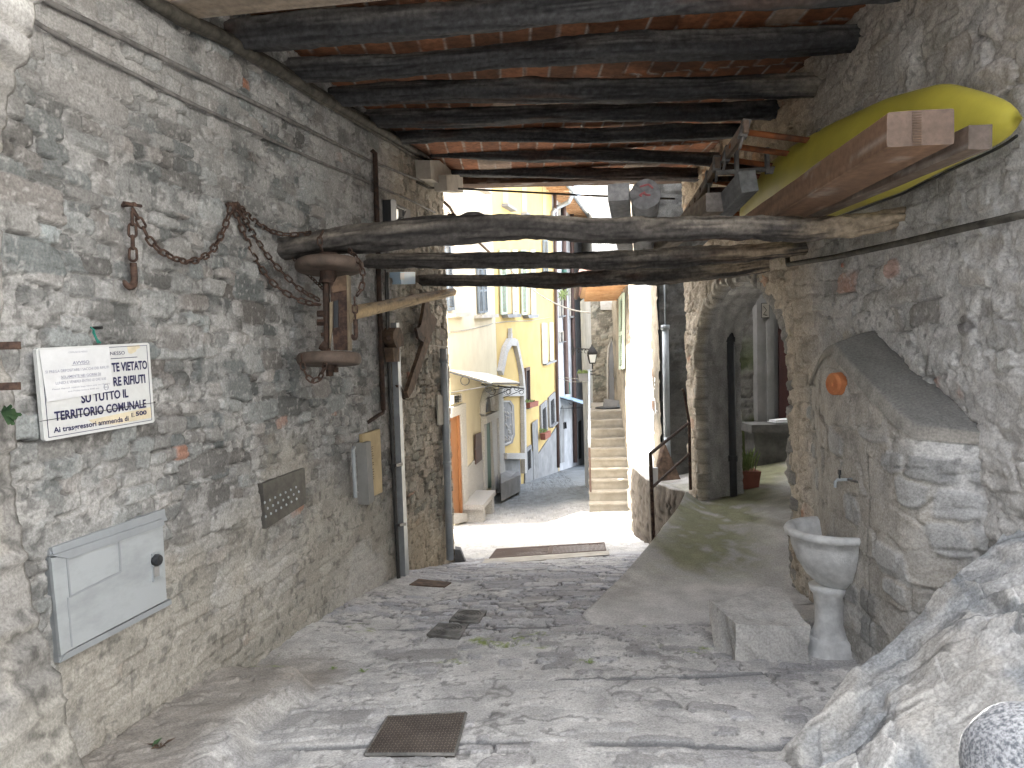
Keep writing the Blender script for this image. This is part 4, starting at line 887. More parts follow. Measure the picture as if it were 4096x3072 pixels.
pipe(YF, [(2219, 700), (2221, 1000), (2224, 1200), (2233, 1870)], .075, .10, M['brownp'], 'dark brown downpipe at the corner of yellow and grey houses')
mb = MB().tube([GF.hit(x, y, .12) for x, y in [(2256, 700), (2258, 1130), (2266, 1480), (2270, 1575)]], .10, 10)
dp = thing('downpipe', 'thick downpipe on the grey house front ending above the blue awning', 'pipe', GF.hit(2270, 1575, .12)); mb.build('pipe', M['brownp'], dp)
MB().tube([GF.hit(x, y, .12) for x, y in [(2269, 1530), (2271, 1576)]], .13, 10).build('sleeve', M['greenp'], dp); MB().tube([GF.hit(x, y, .12) for x, y in [(2256.5, 1080), (2258, 1150)]], .125, 10).build('sleeve', M['greenp'], dp)
pipe(GF, [(2287, 700), (2290, 1180), (2297, 1500), (2302, 1850)], .10, .12, M['brownp'], 'dark downpipe at the far end of the grey house')
mb = MB().tube([YF.hit(x, y, o_) for x, y, o_ in [(2287, 783, .9), (2275, 808, .75), (2225, 832, .12), (2212, 850, .1), (2213, 960, .1)]], .10, 10); o = mb.build('gutter_elbow', M['galv'], smooth=True); tag(o, 'pale bent gutter pipe under the orange eaves of the yellow house', 'pipe')
# far house and roof
fh = thing('far_house', 'cream house far down the lane with a faded pink tiled roof', 'house', (5, 50, -6))
FHP = Pl((2.6, 47), (6.6, 52)); sgn = -1
MB().prism([(3.0, 47, -8), (7.5, 55, -8), (13, 52, -8), (9, 45, -8)], (0, 0, 10.5)).build('wall', M['cream'], fh)
FH = Pl((3.0, 47), (7.5, 55))
MB().prism([FH.pt(-.4, 2.3, .5), FH.pt(9.6, 2.3, .5), FH.pt(9.6, 6.3, -5), FH.pt(-.4, 6.3, -5)], (0, 0, .2)).build('roof', M['rooft'], fh)
foot('wall_side', [(2.0, 50), (3.6, 50), (6.0, 62), (2.5, 62)], -8, 2.4, M['cream'], fh)
GP = Pl((3.3, 48), (8, 48))
foot('front_wall', [(3.45, 48), (6.5, 48), (6.5, 52), (3.45, 52)], -8, 2.3, M['cream'], fh)
MB().prism([(3.3, 47.6, 2.25), (6.8, 47.6, 2.25), (6.8, 53, 5.2), (3.3, 53, 5.2)], (0, 0, .18)).build('roof', M['rooft'], fh)
shutter(GP, [(2309, 1450), (2320, 1450), (2321, 1575), (2310, 1578)], .03, M['tanpanel'], 'shutter', fh, 14); shutter(GP, [(2340, 1438), (2349, 1438), (2350, 1555), (2341, 1558)], .03, M['tanpanel'], 'shutter', fh, 14)
slab(GP, [(2312, 1690), (2324, 1690), (2324, 1830), (2312, 1830)], .02, .03).build('door', M['ygrey'], fh)
MB().tube([GP.hit(x, y, .1) for x, y in [(2326, 1380), (2330, 1850)]], .05, 8).build('drainpipe', M['plaster'], fh)
MB().box((5.0, 52.0, 6.0), (.5, .5, 1.6)).build('chimney', M['plaster'], fh)

# awnings
def awning(pl, a, b_, out, drop, m, label, parts=True, rings=True):
    A = pl.hit(*a, .02); B = pl.hit(*b_, .02); n = pl.n; dn = Vector((0, 0, -drop)); t = thing('awning', label, 'awning', (A+B)/2)
    C_ = B+n*out+dn; D = A+n*out+dn; MB().prism([A, B, C_, D], (0, 0, .03)).build('panel', m, t)
    for q in (A, B):
        mb = MB(); mb.tube([q+Vector((0, 0, -.04)), q+n*out+dn+Vector((0, 0, -.04))], .018, 6); mb.tube([q+Vector((0, 0, -.5)), q+n*out+dn+Vector((0, 0, -.06))], .012, 6)
        c = q+n*out*.35+Vector((0, 0, -.24)); mb.tube([c+n*.1*math.cos(k*.524)+Vector((0, 0, .1*math.sin(k*.524))) for k in range(13)], .010, 5); c = q+n*out*.9+dn+Vector((0, 0, -.14)); mb.tube([c+n*.07*math.cos(k*.524)+Vector((0, 0, .07*math.sin(k*.524))) for k in range(13)], .010, 5)
        mb.build('bracket', M['iron'], t)
    mb = MB(); mb.tube([D+Vector((0, 0, -.02)), C_+Vector((0, 0, -.02))], .02, 6); mb.build('edge_bar', M['iron'], t)
    return t
awning(CF, (1800, 1482), (1950, 1496), .95, .30, M['awn'], 'white translucent awning over the orange door of the cream house')
awning(CF, (1925, 1532), (1990, 1538), .85, .12, M['awn'], 'smaller white awning over the green arched door')
awning(GF, (2240, 1588), (2285, 1590), 1.4, .45, M['awnb'], 'pale blue awning on the grey house')
# bench of stone slabs, ramp slab, kerbs
p = gpt(1915, 2000); pb_ = gpt(1960, 1975)
bn = thing('stone_bench', 'low stone slab bench between the two doors of the cream house', 'bench', p)
u = CF.e; n = CF.n; q = CF.hit(1905, 1955, .28); zb = float(gz(q.x, q.y)); L_ = 1.9
def bx(c, l, w, h): return [c-u*l/2-n*w/2, c+u*l/2-n*w/2, c+u*l/2+n*w/2, c-u*l/2+n*w/2]
c0 = Vector((q.x, q.y, 0))+u*.3
MB().prism([v+Vector((0, 0, zb+.36)) for v in bx(c0, L_, .55, 0)], (0, 0, .12)).build('seat', M['granite'], bn)
for s_ in (-.7, .65): MB().prism([v+Vector((0, 0, zb-.3)) for v in bx(c0+u*s_, .32, .5, 0)], (0, 0, .655)).build('leg', M['granite'], bn)
q = YF.hit(2050, 1930, .5); zq = float(gz(q.x, q.y))
sl = MB().prism([YF.hit(2003, 1882, .1), YF.hit(2074, 1882, .1), YF.hit(2080, 1900, .9), YF.hit(2003, 1935, 1.0)], (0, 0, -.5)).build('stone_ramp', M['ygrey']); tag(sl, 'grey sloping stone slab below the niche portal', 'slab')
# lantern
LY = 19.0
lt = thing('street_lantern', 'black four sided street lantern on a long scrolled bracket', 'street lamp', atY(2368, 1470, LY))
cx = atY(2368, 1400, LY); k = LY/FPX
def L_at(dx, py): q = atY(2368, py, LY); return Vector((cx.x+dx, LY, q.z))
mb = MB(); mb.lathe([(.0, L_at(0, 1384).z), (.05, L_at(0, 1386).z), (.07, L_at(0, 1390).z), (.10, L_at(0, 1394).z), (.18, L_at(0, 1408).z), (.185, L_at(0, 1416).z), (.15, L_at(0, 1418).z)], (cx.x, LY, 0), 4, a0=math.pi/4, a1=2*math.pi+math.pi/4); mb.tube([L_at(0, 1386), L_at(0, 1378)], .02, 6); mb.build('cap', M['iron'], lt)
zt, zb_ = L_at(0, 1418).z, L_at(0, 1452).z
mb = MB()
for a in range(4):
    t_ = math.pi/4+a*math.pi/2; mb.tube([(cx.x+.16*math.cos(t_), LY+.16*math.sin(t_), zt), (cx.x+.10*math.cos(t_), LY+.10*math.sin(t_), zb_)], .011, 6)
mb.lathe([(.0, zb_-.02), (.11, zb_-.02), (.11, zb_+.01), (0, zb_+.012)], (cx.x, LY, 0), 4, a0=math.pi/4, a1=2*math.pi+math.pi/4); mb.tube([(cx.x, LY, zb_-.02), (cx.x, LY, zb_-.16)], .02, 6); mb.build('frame', M['iron'], lt)
MB().lathe([(.145, zt-.005), (.09, zb_+.012)], (cx.x, LY, 0), 4, a0=math.pi/4, a1=2*math.pi+math.pi/4).build('glass', M['lampg'], lt)
mb = MB(); a = atY(2292, 1392, LY); e = atY(2370, 1398, LY); mb.tube([a, e, e+Vector((0, 0, -.03))], .016, 6)
for i in range(4):
    c = a+(e-a)*(.2+.17*i)+Vector((0, 0, -.06)); mb.tube([c+Vector((.07*math.cos(q_*.524), 0, .06*math.sin(q_*.524))) for q_ in range(9)], .010, 5)
mb.tube([a+Vector((0, 0, -.2)), a+Vector((0, 0, .25))], .02, 6); mb.tube([a, GF.hit(2290, 1395, 0)], .02, 6); mb.build('bracket', M['iron'], lt)
# basket planter on the stair rail
pl_ = thing('hanging_planter', 'grey planter box of pale plants hung near the stair rail top', 'planter', atY(2333, 1525, 18.6))
c = atY(2336, 1500, 18.6)
MB().prism([c+Vector((-.13, -.1, -.16)), c+Vector((.13, -.1, -.16)), c+Vector((.13, .1, -.16)), c+Vector((-.13, .1, -.16))], (0, 0, .2), 1.3).build('box', M['cement'], pl_)
mb = MB()
for kk in range(60):
    q = c+Vector((rnd.uniform(-.16, .16), rnd.uniform(-.1, .1), .03)); e = q+Vector((rnd.uniform(-.06, .06), rnd.uniform(-.05, .05), rnd.uniform(.03, .14))); mb.add([q, (q+e)/2+Vector((.02, 0, 0)), e, (q+e)/2-Vector((.02, 0, 0))], [(0, 1, 2, 3)])
mb.build('plant', M['leafp'], pl_)
mb = MB(); mb.tube([c+Vector((.15, 0, 0)), c+Vector((.30, 0, .02))], .012, 5); mb.tube([c+Vector((.15, 0, .08)), c+Vector((.30, 0, .1))], .012, 5); mb.build('hanger', M['iron'], pl_)
# cables strung across the lane
def cable(pts, r, m, label, name='cable'):
    P_ = [Vector(p) for p in pts]; o = MB().tube(P_, r, 7).build(name, m, smooth=True); return tag(o, label, 'cable')
def sag(a, b, d, n=14): return [a+(b-a)*(i/n)-Vector((0, 0, d*4*(i/n)*(1-i/n))) for i in range(n+1)]
cable(sag(YF.hit(2025, 1060, .1), Vector((2.34, 20.7, atY(2412, 1250, 20.7).z)), .35), .022, M['plaster'], 'pale slack cable running from the yellow house to the stone house end')
cable([CF.hit(1795, 1330, .03), CF.hit(1850, 1322, .03), CF.hit(1955, 1300, .03)]+[YF.hit(x, y, .03) for x, y in ((1975, 1292), (2040, 1285), (2120, 1283), (2205, 1268))], .014, M['plaster'], 'thin pale cable fixed along the cream and yellow house fronts')
cable(sag(GF.hit(2232, 1502, .1), atY(2378, 1510, 20.9), .08), .011, M['galv'], 'thin grey wire crossing the lane at the planter, upper one')
cable(sag(GF.hit(2236, 1512, .1), atY(2378, 1522, 20.9), .1), .011, M['galv'], 'thin grey wire crossing the lane under the planter, lower one')
# stone house high above with a white balcony, seen between the poles
bh = thing('balcony_house', 'pale stone house with a white balcony seen between the rough poles', 'house', (4.2, 34, -4))
foot('wall', [(4.05, 34), (9, 34), (9, 40), (4.05, 40)], -6, 10.5, M['plaster'], bh)
mb = MB(); zt_ = atY(2420, 960, 33.2).z; zb2 = atY(2420, 1012, 33.2).z
for i in range(16):
    x = atY(2370+i*7, 1000, 33.2).x; mb.tube([(x, 33.2, zb2), (x, 33.2, zt_)], .02, 5)
mb.tube([(atY(2366, 960, 33.2).x, 33.2, zt_), (6.2, 33.2, zt_)], .03, 6); mb.tube([(atY(2366, 960, 33.2).x, 33.2, zb2), (6.2, 33.2, zb2)], .03, 6); mb.build('balcony_rail', M['awn'], bh)
MB().box((5.2, 33.6, zb2-.1), (2.6, .9, .15)).build('balcony_floor', M['plaster'], bh)
# hill beyond
u, v = np.meshgrid(np.linspace(-220, 260, 60), np.linspace(0, 1, 24)); Yh = 150+v*180; Zh = -14+v*55*(.5+.8*fbm(u*.012, v*2, 5, 4))+0*u
o = mobj('hill', np.stack([u, Yh, Zh], -1), grid_faces(*u.shape), M['leaf'], smooth=True); tag(o, kind='structure')

# ================================================================== ROUGH POLES ACROSS THE PASSAGE
PG = 'rough poles laid across the passage'
def pole(pts, ra, rb, seed, lab, pale=None, amp=.13, knots=()):
    V, F, c = tubegrid(pts, ra, rb, 40, 360, seed, amp, charcol(seed, .95, pale, (1.32, 1.2, 1.07)), knots=knots)
    o = mobj('wooden_pole', V, F, M['char'], smooth=True, col=c); return tag(o, lab, 'pole', PG)
pole([atY(1122, 1000, 4.12), atY(1400, 960, 4.05), atY(1750, 922, 3.97), atY(2100, 905, 3.9), atY(2400, 926, 3.83), atY(2700, 918, 3.76), atY(3000, 912, 3.7), atY(3200, 922, 3.66), atY(3400, 905, 3.6), atY(3640, 868, 3.5)],
     [.055, .074, .078, .074, .068, .066, .062, .060, .058, .050], [.055, .072, .080, .074, .070, .070, .066, .066, .058, .045], 700, 'thickest and nearest rough pole, charred on the left and bleached at the right end', (.70, .95, .16), .34, ((1.9, 4.2, 1.3), (2.2, 5.2, .8)))
pole([atY(1440, 1042, 5.42), atY(1800, 1045, 5.3), atY(2150, 1042, 5.1), atY(2400, 1045, 5.0), atY(2700, 1030, 4.9), atY(3000, 1012, 4.78), atY(3270, 990, 4.62)],
     [.058, .062, .062, .060, .062, .058, .045], [.056, .061, .060, .060, .068, .060, .04], 720, 'middle rough pole of the three, knotted towards the right', (.5, .9, .04), .34)
pole([atY(1680, 1120, 6.75), atY(2000, 1122, 6.45), atY(2250, 1122, 6.2), atY(2450, 1112, 6.0), atY(2700, 1100, 5.75), atY(2950, 1078, 5.5), atY(3140, 1045, 5.25)],
     [.060, .064, .066, .070, .066, .058, .045], [.054, .058, .062, .070, .064, .056, .045], 740, 'farthest rough pole, bent and running up to the arch', (.55, .95, .0), .32)

# ================================================================== STORED TIMBER, LADDERS, KAYAK
dv = Vector((.093, 1, .035)); dv.normalize()
a = atY(3682, 512, 2.40); timber('timber_beam', a, a+dv*2.35, .212, .117, (.19, .112, .070), 1000, 'thick laminated brown timber beam stored beside the kayak, end facing out', 'timber', 'timbers stored on the poles', (.095, .068, .054), dark=.45)
big_ = bpy.data.objects[[o.name for o in bpy.data.objects if o.name.startswith('timber_beam')][-1]]; mb = MB()
for k in range(13): mb.box(a-dv*.001+Vector((-.012, 0, -.052+.0086*k)), (.030, .003, .0028))
mb.build('finger_joint', M['bark'], big_)
a = atY(3922, 548, 2.40); timber('timber_beam', a, a+Vector((.035, 1, .04)).normalized()*1.75, .078, .08, (.14, .105, .082), 1010, 'thin brown timber tucked under the thick laminated beam', 'timber', 'timbers stored on the poles', (.085, .068, .058), dark=.4)
a = atY(2995, 725, 4.15); timber('timber_beam', a, a+Vector((-.0, 1, -.10)).normalized()*1.7, .10, .125, (.19, .193, .195), 1020, 'grey weathered squared timber between ladder and laminated beam', 'timber', 'timbers stored on the poles', (.20, .205, .205), dark=.3, roll=.12)
a = atY(2865, 808, 4.5); timber('timber_beam', a, a+Vector((-.02, 1, -.02)).normalized()*1.5, .13, .12, (.21, .17, .135), 1030, 'short brownish grey timber end lying lowest beside the ladder', 'timber', 'timbers stored on the poles', (.28, .25, .23), dark=.3)
a = atY(2475, 768, 4.25); timber('timber_beam', a, a+Vector((.18, 1, -.01)).normalized()*2.6, .128, .10, (.27, .27, .275), 1040, 'grey squared timber beside the round log above the opening', 'timber', 'timbers stored on the poles', (.33, .33, .335), dark=.3)
def logcol(t, a, n1, n2, g): return C3((.27, .27, .28), t.shape)*(.6+.7*g[..., None])
a = atY(2581, 777, 4.2); b = a+Vector((.18, 1, -.01)).normalized()*2.7
V, F, c = tubegrid([a, a+(b-a)*.5, b], [.088, .084, .08], [.088, .084, .08], 36, 60, 1050, .05, logcol)
lg = mobj('round_log', V, F, M['wood'], smooth=True, col=c); tag(lg, 'pale grey round log with faded red paint mark on its sawn end', 'log', 'timbers stored on the poles')
mb = MB(); f = (a-b).normalized(); r_ = f.cross(Vector((0, 0, 1))).normalized()
ft = a+f*.004
for (u0, v0, u1, v1) in ((-.03, .045, .02, .055), (.02, .055, .045, .03), (-.03, -.002, .0, .012), (-.035, -.002, -.02, -.012), (.0, -.006, .03, -.008), (-.01, .004, .02, -.010)):
    mb.tube([ft-r_*u0+Vector((0, 0, v0)), ft-r_*u1+Vector((0, 0, v1))], .006, 5)
mb.build('paint_mark', M['red'], lg)
# kayak on its side against the right wall
def kayak():
    n, seg = 90, 48; t = np.linspace(0, 1, n); L0, L1 = 2.50, 5.5; Y = L0+(L1-L0)*t
    f = np.sin(np.pi*np.clip(t, 0, 1)**.62)**.75
    h = np.interp(Y, [2.5, 2.53, 2.68, 2.92, 3.3, 3.9, 4.3, 4.7, 5.1, 5.4, 5.5], [.004, .050, .105, .172, .222, .248, .25, .24, .17, .08, .01])
    w = np.interp(Y, [2.5, 2.53, 2.68, 2.92, 3.3, 3.9, 4.3, 4.7, 5.1, 5.4, 5.5], [.004, .03, .06, .09, .115, .13, .13, .12, .08, .04, .01])
    zc = np.interp(Y, [2.5, 2.92, 3.4, 3.9, 4.5, 5.5], [2.40, 2.515, 2.56, 2.60, 2.64, 2.68]); xc = 1.805
    for _ in range(3): h[1:-1] = (h[:-2]+2*h[1:-1]+h[2:])/4; zc[1:-1] = (zc[:-2]+2*zc[1:-1]+zc[2:])/4; w[1:-1] = (w[:-2]+2*w[1:-1]+w[2:])/4
    a = np.linspace(0, 2*np.pi, seg, endpoint=False); ca = np.cos(a); sa = np.sin(a)
    bulge = np.where(ca < 0, 1.25, .7)
    V = np.stack([xc+(ca*bulge)[None]*w[:, None]*np.ones((n, 1)), Y[:, None]+0*sa[None], zc[:, None]+(np.sign(sa)*np.abs(sa)**.86)[None]*h[:, None]], -1)
    idx = np.arange(n*seg).reshape(n, seg); nx = np.roll(idx, -1, 1)
    F = np.stack([idx[:-1], nx[:-1], nx[1:], idx[1:]], -1).reshape(-1, 4).tolist()+[idx[0].tolist(), idx[-1].tolist()]
    k = thing('kayak', 'yellow kayak lying on its side on the poles along the right wall', 'kayak', (1.8, 4.5, 2.35))
    mobj('hull', V.reshape(-1, 3), F, M['kayak'], k, True)
    mb = MB(); P_ = [(xc+.03, Y[i], zc[i]-h[i]*1.005) for i in range(2, n-2)]; mb.tube(P_, .006, 5); mb.build('seam', M['dark'], k)
    
kayak()
# ladders: wooden rails with rusty rungs and iron fittings
def ladder(A, B, C_, lab, nr, r, w=.03, h=.07, rm='orust', fit=True):
    A = Vector(A); B = Vector(B); C_ = Vector(C_)           # near left, far left, near right
    t = thing('ladder', lab, 'ladder', (A+B)/2, 'ladders stored on the poles'); d = B-A; n_ = d.normalized(); s_ = (C_-A).normalized(); up = s_.cross(n_)
    for q in (A, C_): timber('rail', q, q+d, w, h, (.17, .125, .095), int(q.x*1000), None, None, m='wood', parent=t, dark=.35)
    for i in range(nr):
        q = A+d*((i+.35)/nr); o = MB().tube([q-s_*.02, q+(C_-A)+s_*.02], r, 10).build('rung', M[rm], t, True)
    if fit:
        for q, f_ in ((A, .02), (A, .22), (C_, .02), (C_, .2)):
            c = q+d*f_; mb = MB(); mb.box(c+up*.0, (.045, .05, .10), s_, n_, up); mb.box(c-up*.07, (.012, .035, .09), s_, n_, up); mb.build('bracket', M['gcable'], t)
    return t
ladder(atY(2985, 505, 4.0), atY(2735, 870, 6.3), atY(3290, 545, 3.9), 'long wooden ladder with orange rusty rungs, uppermost on the poles', 9, .017)
ladder(atY(2870, 650, 4.6), atY(2740, 890, 6.1), atY(3230, 640, 4.5), 'second ladder with iron brackets lying under the long one', 6, .019, rm='rust')
mb = MB(); A = atY(2865, 692, 4.5); B = atY(3235, 665, 4.4); mb.tube([A, B], .016, 8)
for q in (.22, .55): c = A+(B-A)*q; mb.box(c+Vector((0, -.01, .05)), (.022, .03, .16)); mb.box(c+Vector((.03, -.01, -.02)), (.06, .02, .02))
o = mb.build('scaffold_bar', M['gcable']); tag(o, 'grey dusty iron bar with two clamps lying across the ladders', 'bar')
# round pot lid / dome lying on the middle pole
p = atY(1893, 912, 5.25)
o = MB().lathe([(.0, .115), (.06, .108), (.105, .085), (.128, .05), (.135, .0), (.13, -.02), (.0, -.02)], p, 30).build('stone_dome', M['gcable'], smooth=True); tag(o, 'grey domed pot lying on the middle pole before the cream house', 'pot')
p = atY(1808, 884, 5.3); o = MB().lathe([(.0, .05), (.03, .05), (.036, .03), (.034, -.05), (0, -.05)], p, 16).build('iron_knob', M['rustd']); tag(o, 'small rusty iron knob standing left of the domed pot', 'knob')  # small rusty iron knob beside the dome

# ================================================================== CHAINS
def link_mesh():
    mb = MB(); L_, W_, r = .052, .030, .0047; pts = []
    for k in range(20):
        a = 2*math.pi*k/20; x = math.cos(a)*W_/2*.82; y = math.sin(a)*W_/2*.82+(L_-W_)/2*(1 if math.sin(a) >= 0 else -1); pts.append(Vector((x, y, 0)))
    n = len(pts); V = []; F = []
    for i, p in enumerate(pts):
        t = (pts[(i+1) % n]-pts[i-1]).normalized(); u = t.cross(Vector((0, 0, 1)))
        for k in range(7):
            a = 2*math.pi*k/7; V.append(p+(u*math.cos(a)+Vector((0, 0, 1))*math.sin(a))*r)
    for i in range(n):
        for k in range(7): F.append((i*7+k, i*7+(k+1) % 7, ((i+1) % n)*7+(k+1) % 7, ((i+1) % n)*7+k))
    me = bpy.data.meshes.new('link'); me.from_pydata([tuple(v) for v in V], [], F); me.polygons.foreach_set('use_smooth', [True]*len(F)); me.materials.append(M['rust']); return me
LINK = link_mesh(); PITCH_L = .0415
def chain(pts, lab, scale=1.0, hook=None, ring=None):
    pts = [Vector(p) for p in pts]; P_ = []
    for i in range(len(pts)-1):                             # Catmull-Rom
        a, b, c, d = pts[max(i-1, 0)], pts[i], pts[i+1], pts[min(i+2, len(pts)-1)]
        for k in range(12):
            t = k/12; P_.append(.5*((2*b)+(c-a)*t+(2*a-5*b+4*c-d)*t*t+(3*b-a-3*c+d)*t**3))
    P_.append(pts[-1]); cum = [0]
    for a, b in zip(P_[:-1], P_[1:]): cum.append(cum[-1]+(b-a).length)
    def at(s):
        s = max(0, min(s, cum[-1]-1e-6))
        for i in range(len(cum)-1):
            if cum[i+1] >= s: return P_[i]+(P_[i+1]-P_[i])*((s-cum[i])/max(cum[i+1]-cum[i], 1e-9))
        return P_[-1]
    t = thing('chain', lab, 'chain', pts[0], 'rusty chains on the left wall'); pit = PITCH_L*scale; n = max(1, int(cum[-1]/pit)); rn = random.Random(len(lab))
    for i in range(n):
        a = at(i*pit); b = at((i+1)*pit); y = (b-a).normalized(); ref = LW.n; x = y.cross(ref).normalized(); z = x.cross(y)
        th = (math.pi/2 if i % 2 else 0)+.45+rn.uniform(-.15, .15); X = x*math.cos(th)+z*math.sin(th); Z = X.cross(y)
        o = bpy.data.objects.new('link', LINK); COL.objects.link(o); o.parent = t; c = (a+b)/2-pts[0]
        Mx = Matrix(((X.x, y.x, Z.x, c.x), (X.y, y.y, Z.y, c.y), (X.z, y.z, Z.z, c.z), (0, 0, 0, 1))) @ Matrix.Scale(scale, 4); o.matrix_local = Mx
    if hook:
        h = [Vector(p) for p in hook]; q = [h[0]+(h[1]-h[0])*(k/4) for k in range(5)]; dn = (h[1]-h[0]).normalized(); sx_ = -LW.e; R_ = .028*scale*hook_s
        c = h[1]+sx_*R_; q += [c-sx_*R_*math.cos(a)+dn*R_*math.sin(a)*1.2 for a in [k*math.pi/8 for k in range(1, 8)]]
        rr = [.012*scale]*5+[.012*scale, .013*scale, .013*scale, .012*scale, .011*scale, .009*scale, .005*scale]
        MB().tube(q, rr, 8).build('hook', M['rust'], t, True)
    return t
hook_s = 1.0
W_ = lambda x, y, o=.05: LW.hit(x, y, o)
def toward(pts, y0, y1, o0=.05):
    out = []; n = len(pts)-1
    for i, (x, y) in enumerate(pts):
        p = LW.hit(x, y, o0); f = i/n; out.append(atY(x, y, p.y*(1-f)+f*(y1))) if True else None
    return out
chain([W_(528, 850), W_(530, 930), W_(532, 1010), W_(534, 1075)], 'short rusty chain hanging straight down from the left nail with a hook', 1.15, (W_(533, 1052), W_(538, 1112)))
chain([W_(530, 835), W_(560, 885), W_(602, 965), W_(655, 1012), W_(735, 1045), W_(800, 1036), W_(850, 1000), W_(890, 930), W_(912, 870), W_(926, 815)], 'rusty chain sagging in a wide loop between the two wall nails', 1.05)
chain(toward([(932, 815), (955, 880), (985, 955), (1005, 1010), (1040, 1065), (1085, 1125), (1140, 1170), (1210, 1205), (1290, 1222)], 0, 3.93), 'rusty chain with an open ring, lowest of those running to the axle', 1.1)
chain(toward([(942, 815), (985, 885), (1030, 965), (1085, 1040), (1145, 1105), (1205, 1160), (1292, 1208)], 0, 3.94), 'rusty chain running just above the lowest one to the axle')
chain(toward([(950, 815), (1000, 868), (1060, 912), (1120, 935), (1190, 938), (1262, 928)], 0, 4.02), 'rusty chain from the right nail resting on top of the nearest pole')
chain([atY(1160, 965, 4.10), atY(1185, 1050, 4.10), atY(1240, 1105, 4.08), atY(1298, 1160, 3.98)], 'thin dark chain hanging behind the upper wheel of the axle', .7)
chain([atY(1395, 1000, 3.98), atY(1425, 1030, 3.90), atY(1450, 1085, 3.84), atY(1450, 1140, 3.83), atY(1432, 1178, 3.85), atY(1402, 1184, 3.86)], 'rusty chain looping round the right rim of the upper wheel')
chain([atY(1418, 1190, 3.86), atY(1420, 1240, 3.86), atY(1422, 1290, 3.86)], 'short rusty chain with a hook right of the axle', 1.0, (atY(1422, 1278, 3.86), atY(1424, 1330, 3.86)))
chain([atY(1292, 925, 3.94), atY(1276, 960, 3.93), atY(1288, 1000, 3.95), atY(1300, 1030, 3.95)], 'short rusty chain draped over the nearest pole above the axle')
chain([atY(1206, 1420, 3.80), atY(1212, 1470, 3.82), atY(1232, 1510, 3.84), atY(1262, 1528, 3.86), atY(1285, 1502, 3.86), atY(1300, 1455, 3.80), atY(1308, 1400, 3.79)], 'rusty chain loop hanging under the lower wheel of the axle')
for x, lab in ((530, 'left'), (935, 'right')):
    p = W_(x, 818, .055); o = MB().tube([p-LW.n*.09, p+LW.n*.012], .009, 8).tube([p-LW.e*.05+Vector((0, 0, -.004)), p+LW.e*.05+Vector((0, 0, .004))], .007, 6).build('wall_nail', M['rust'])
    tag(o, 'rusty iron nail in the wall holding the %s' % ('hook chain and one end of the loop' if lab == 'left' else 'bundle of chains to the axle'), 'nail')

# ================================================================== OLD AXLE HANGING FROM THE POLE
AXY = 3.95
def ax(px, py, dy=0): return atY(px, py, AXY+dy)
at_ = thing('cart_axle', 'old rusty cart axle hung upright from the nearest pole, two wooden wheels', 'axle', ax(1320, 1500))
uv = (ax(1318, 1062)-ax(1318+12, 1437)).normalized()
def wheelpart(cpx, cpy, R_, th, tilt, nm):
    c = ax(cpx, cpy); axis = (uv+Vector((tilt, .08, 0))).normalized()
    prof = [(.0, -th/2), (R_*.80, -th/2), (R_*.93, -th*.45), (R_*.985, -th*.25), (R_, 0), (R_*.985, th*.25), (R_*.93, th*.45), (R_*.80, th/2), (.0, th/2)]
    o = MB().lathe(prof, c, 48, axis).build(nm, M['wheel'], at_, True)
    return c, axis
c1, a1 = wheelpart(1318, 1064, .187, .062, .10, 'wheel'); c2, a2 = wheelpart(1317, 1437, .176, .068, -.03, 'wheel')
mb = MB().tube([ax(1313, 1012), ax(1313, 1132)], .046, 20); mb.tube([ax(1313, 1012), ax(1313, 1020)], .05, 20); mb.tube([ax(1313, 1120), ax(1313, 1133)], .05, 20); mb.build('hub', M['rustd'], at_)
mb = MB().tube([ax(1322, 1455), ax(1322, 1478)], .040, 18); mb.tube([ax(1318, 1478), ax(1319, 1505)], .021, 6); mb.tube([ax(1343, 1470), ax(1343, 1490)], .016, 6); mb.build('hub', M['rustd'], at_)
mb = MB().tube([ax(1304, 1130), ax(1310, 1410)], .019, 14); mb.build('axle_rod', M['rustd'], at_)
def axslab(c, th, dy, m, nm): MB().prism([ax(x, y, dy) for x, y in c], (0, th, 0)).build(nm, m, at_)
axslab([(1318, 1130), (1388, 1100), (1395, 1402), (1335, 1400)], .05, -.02, M['rust'], 'side_plate')
axslab([(1348, 1108), (1385, 1100), (1383, 1160), (1330, 1172), (1326, 1150)], .012, -.034, M['bark'], 'rust_patch')
axslab([(1334, 1205), (1352, 1200), (1352, 1308), (1334, 1312)], .012, -.034, M['dark'], 'slot')
axslab([(1386, 1100), (1393, 1100), (1399, 1402), (1391, 1402)], .06, -.03, M['faded'], 'edge_strip')
axslab([(1318, 1210), (1331, 1205), (1330, 1300), (1318, 1392)], .02, -.034, M['faded'], 'edge_strip')
axslab([(1392, 1210), (1412, 1220), (1414, 1255), (1402, 1290), (1393, 1292)], .05, -.01, M['faded'], 'bracket')
for y in (1255, 1290): MB().tube([ax(1270, y), ax(1300, y)], .020, 6).build('nut', M['rustd'], at_)
MB().tube([ax(1285, 1338), ax(1302, 1338)], .012, 6).build('nut', M['rustd'], at_); MB().tube([ax(1287, 1378), ax(1312, 1395)], .03, 10).build('collar', M['rustd'], at_)
MB().tube([c1+Vector((.17*math.cos(.3*k+1.0), -.02+.17*math.sin(.3*k+1.0), .03)) for k in range(8)], .006, 6).build('wire_tie', M['rust'], at_)
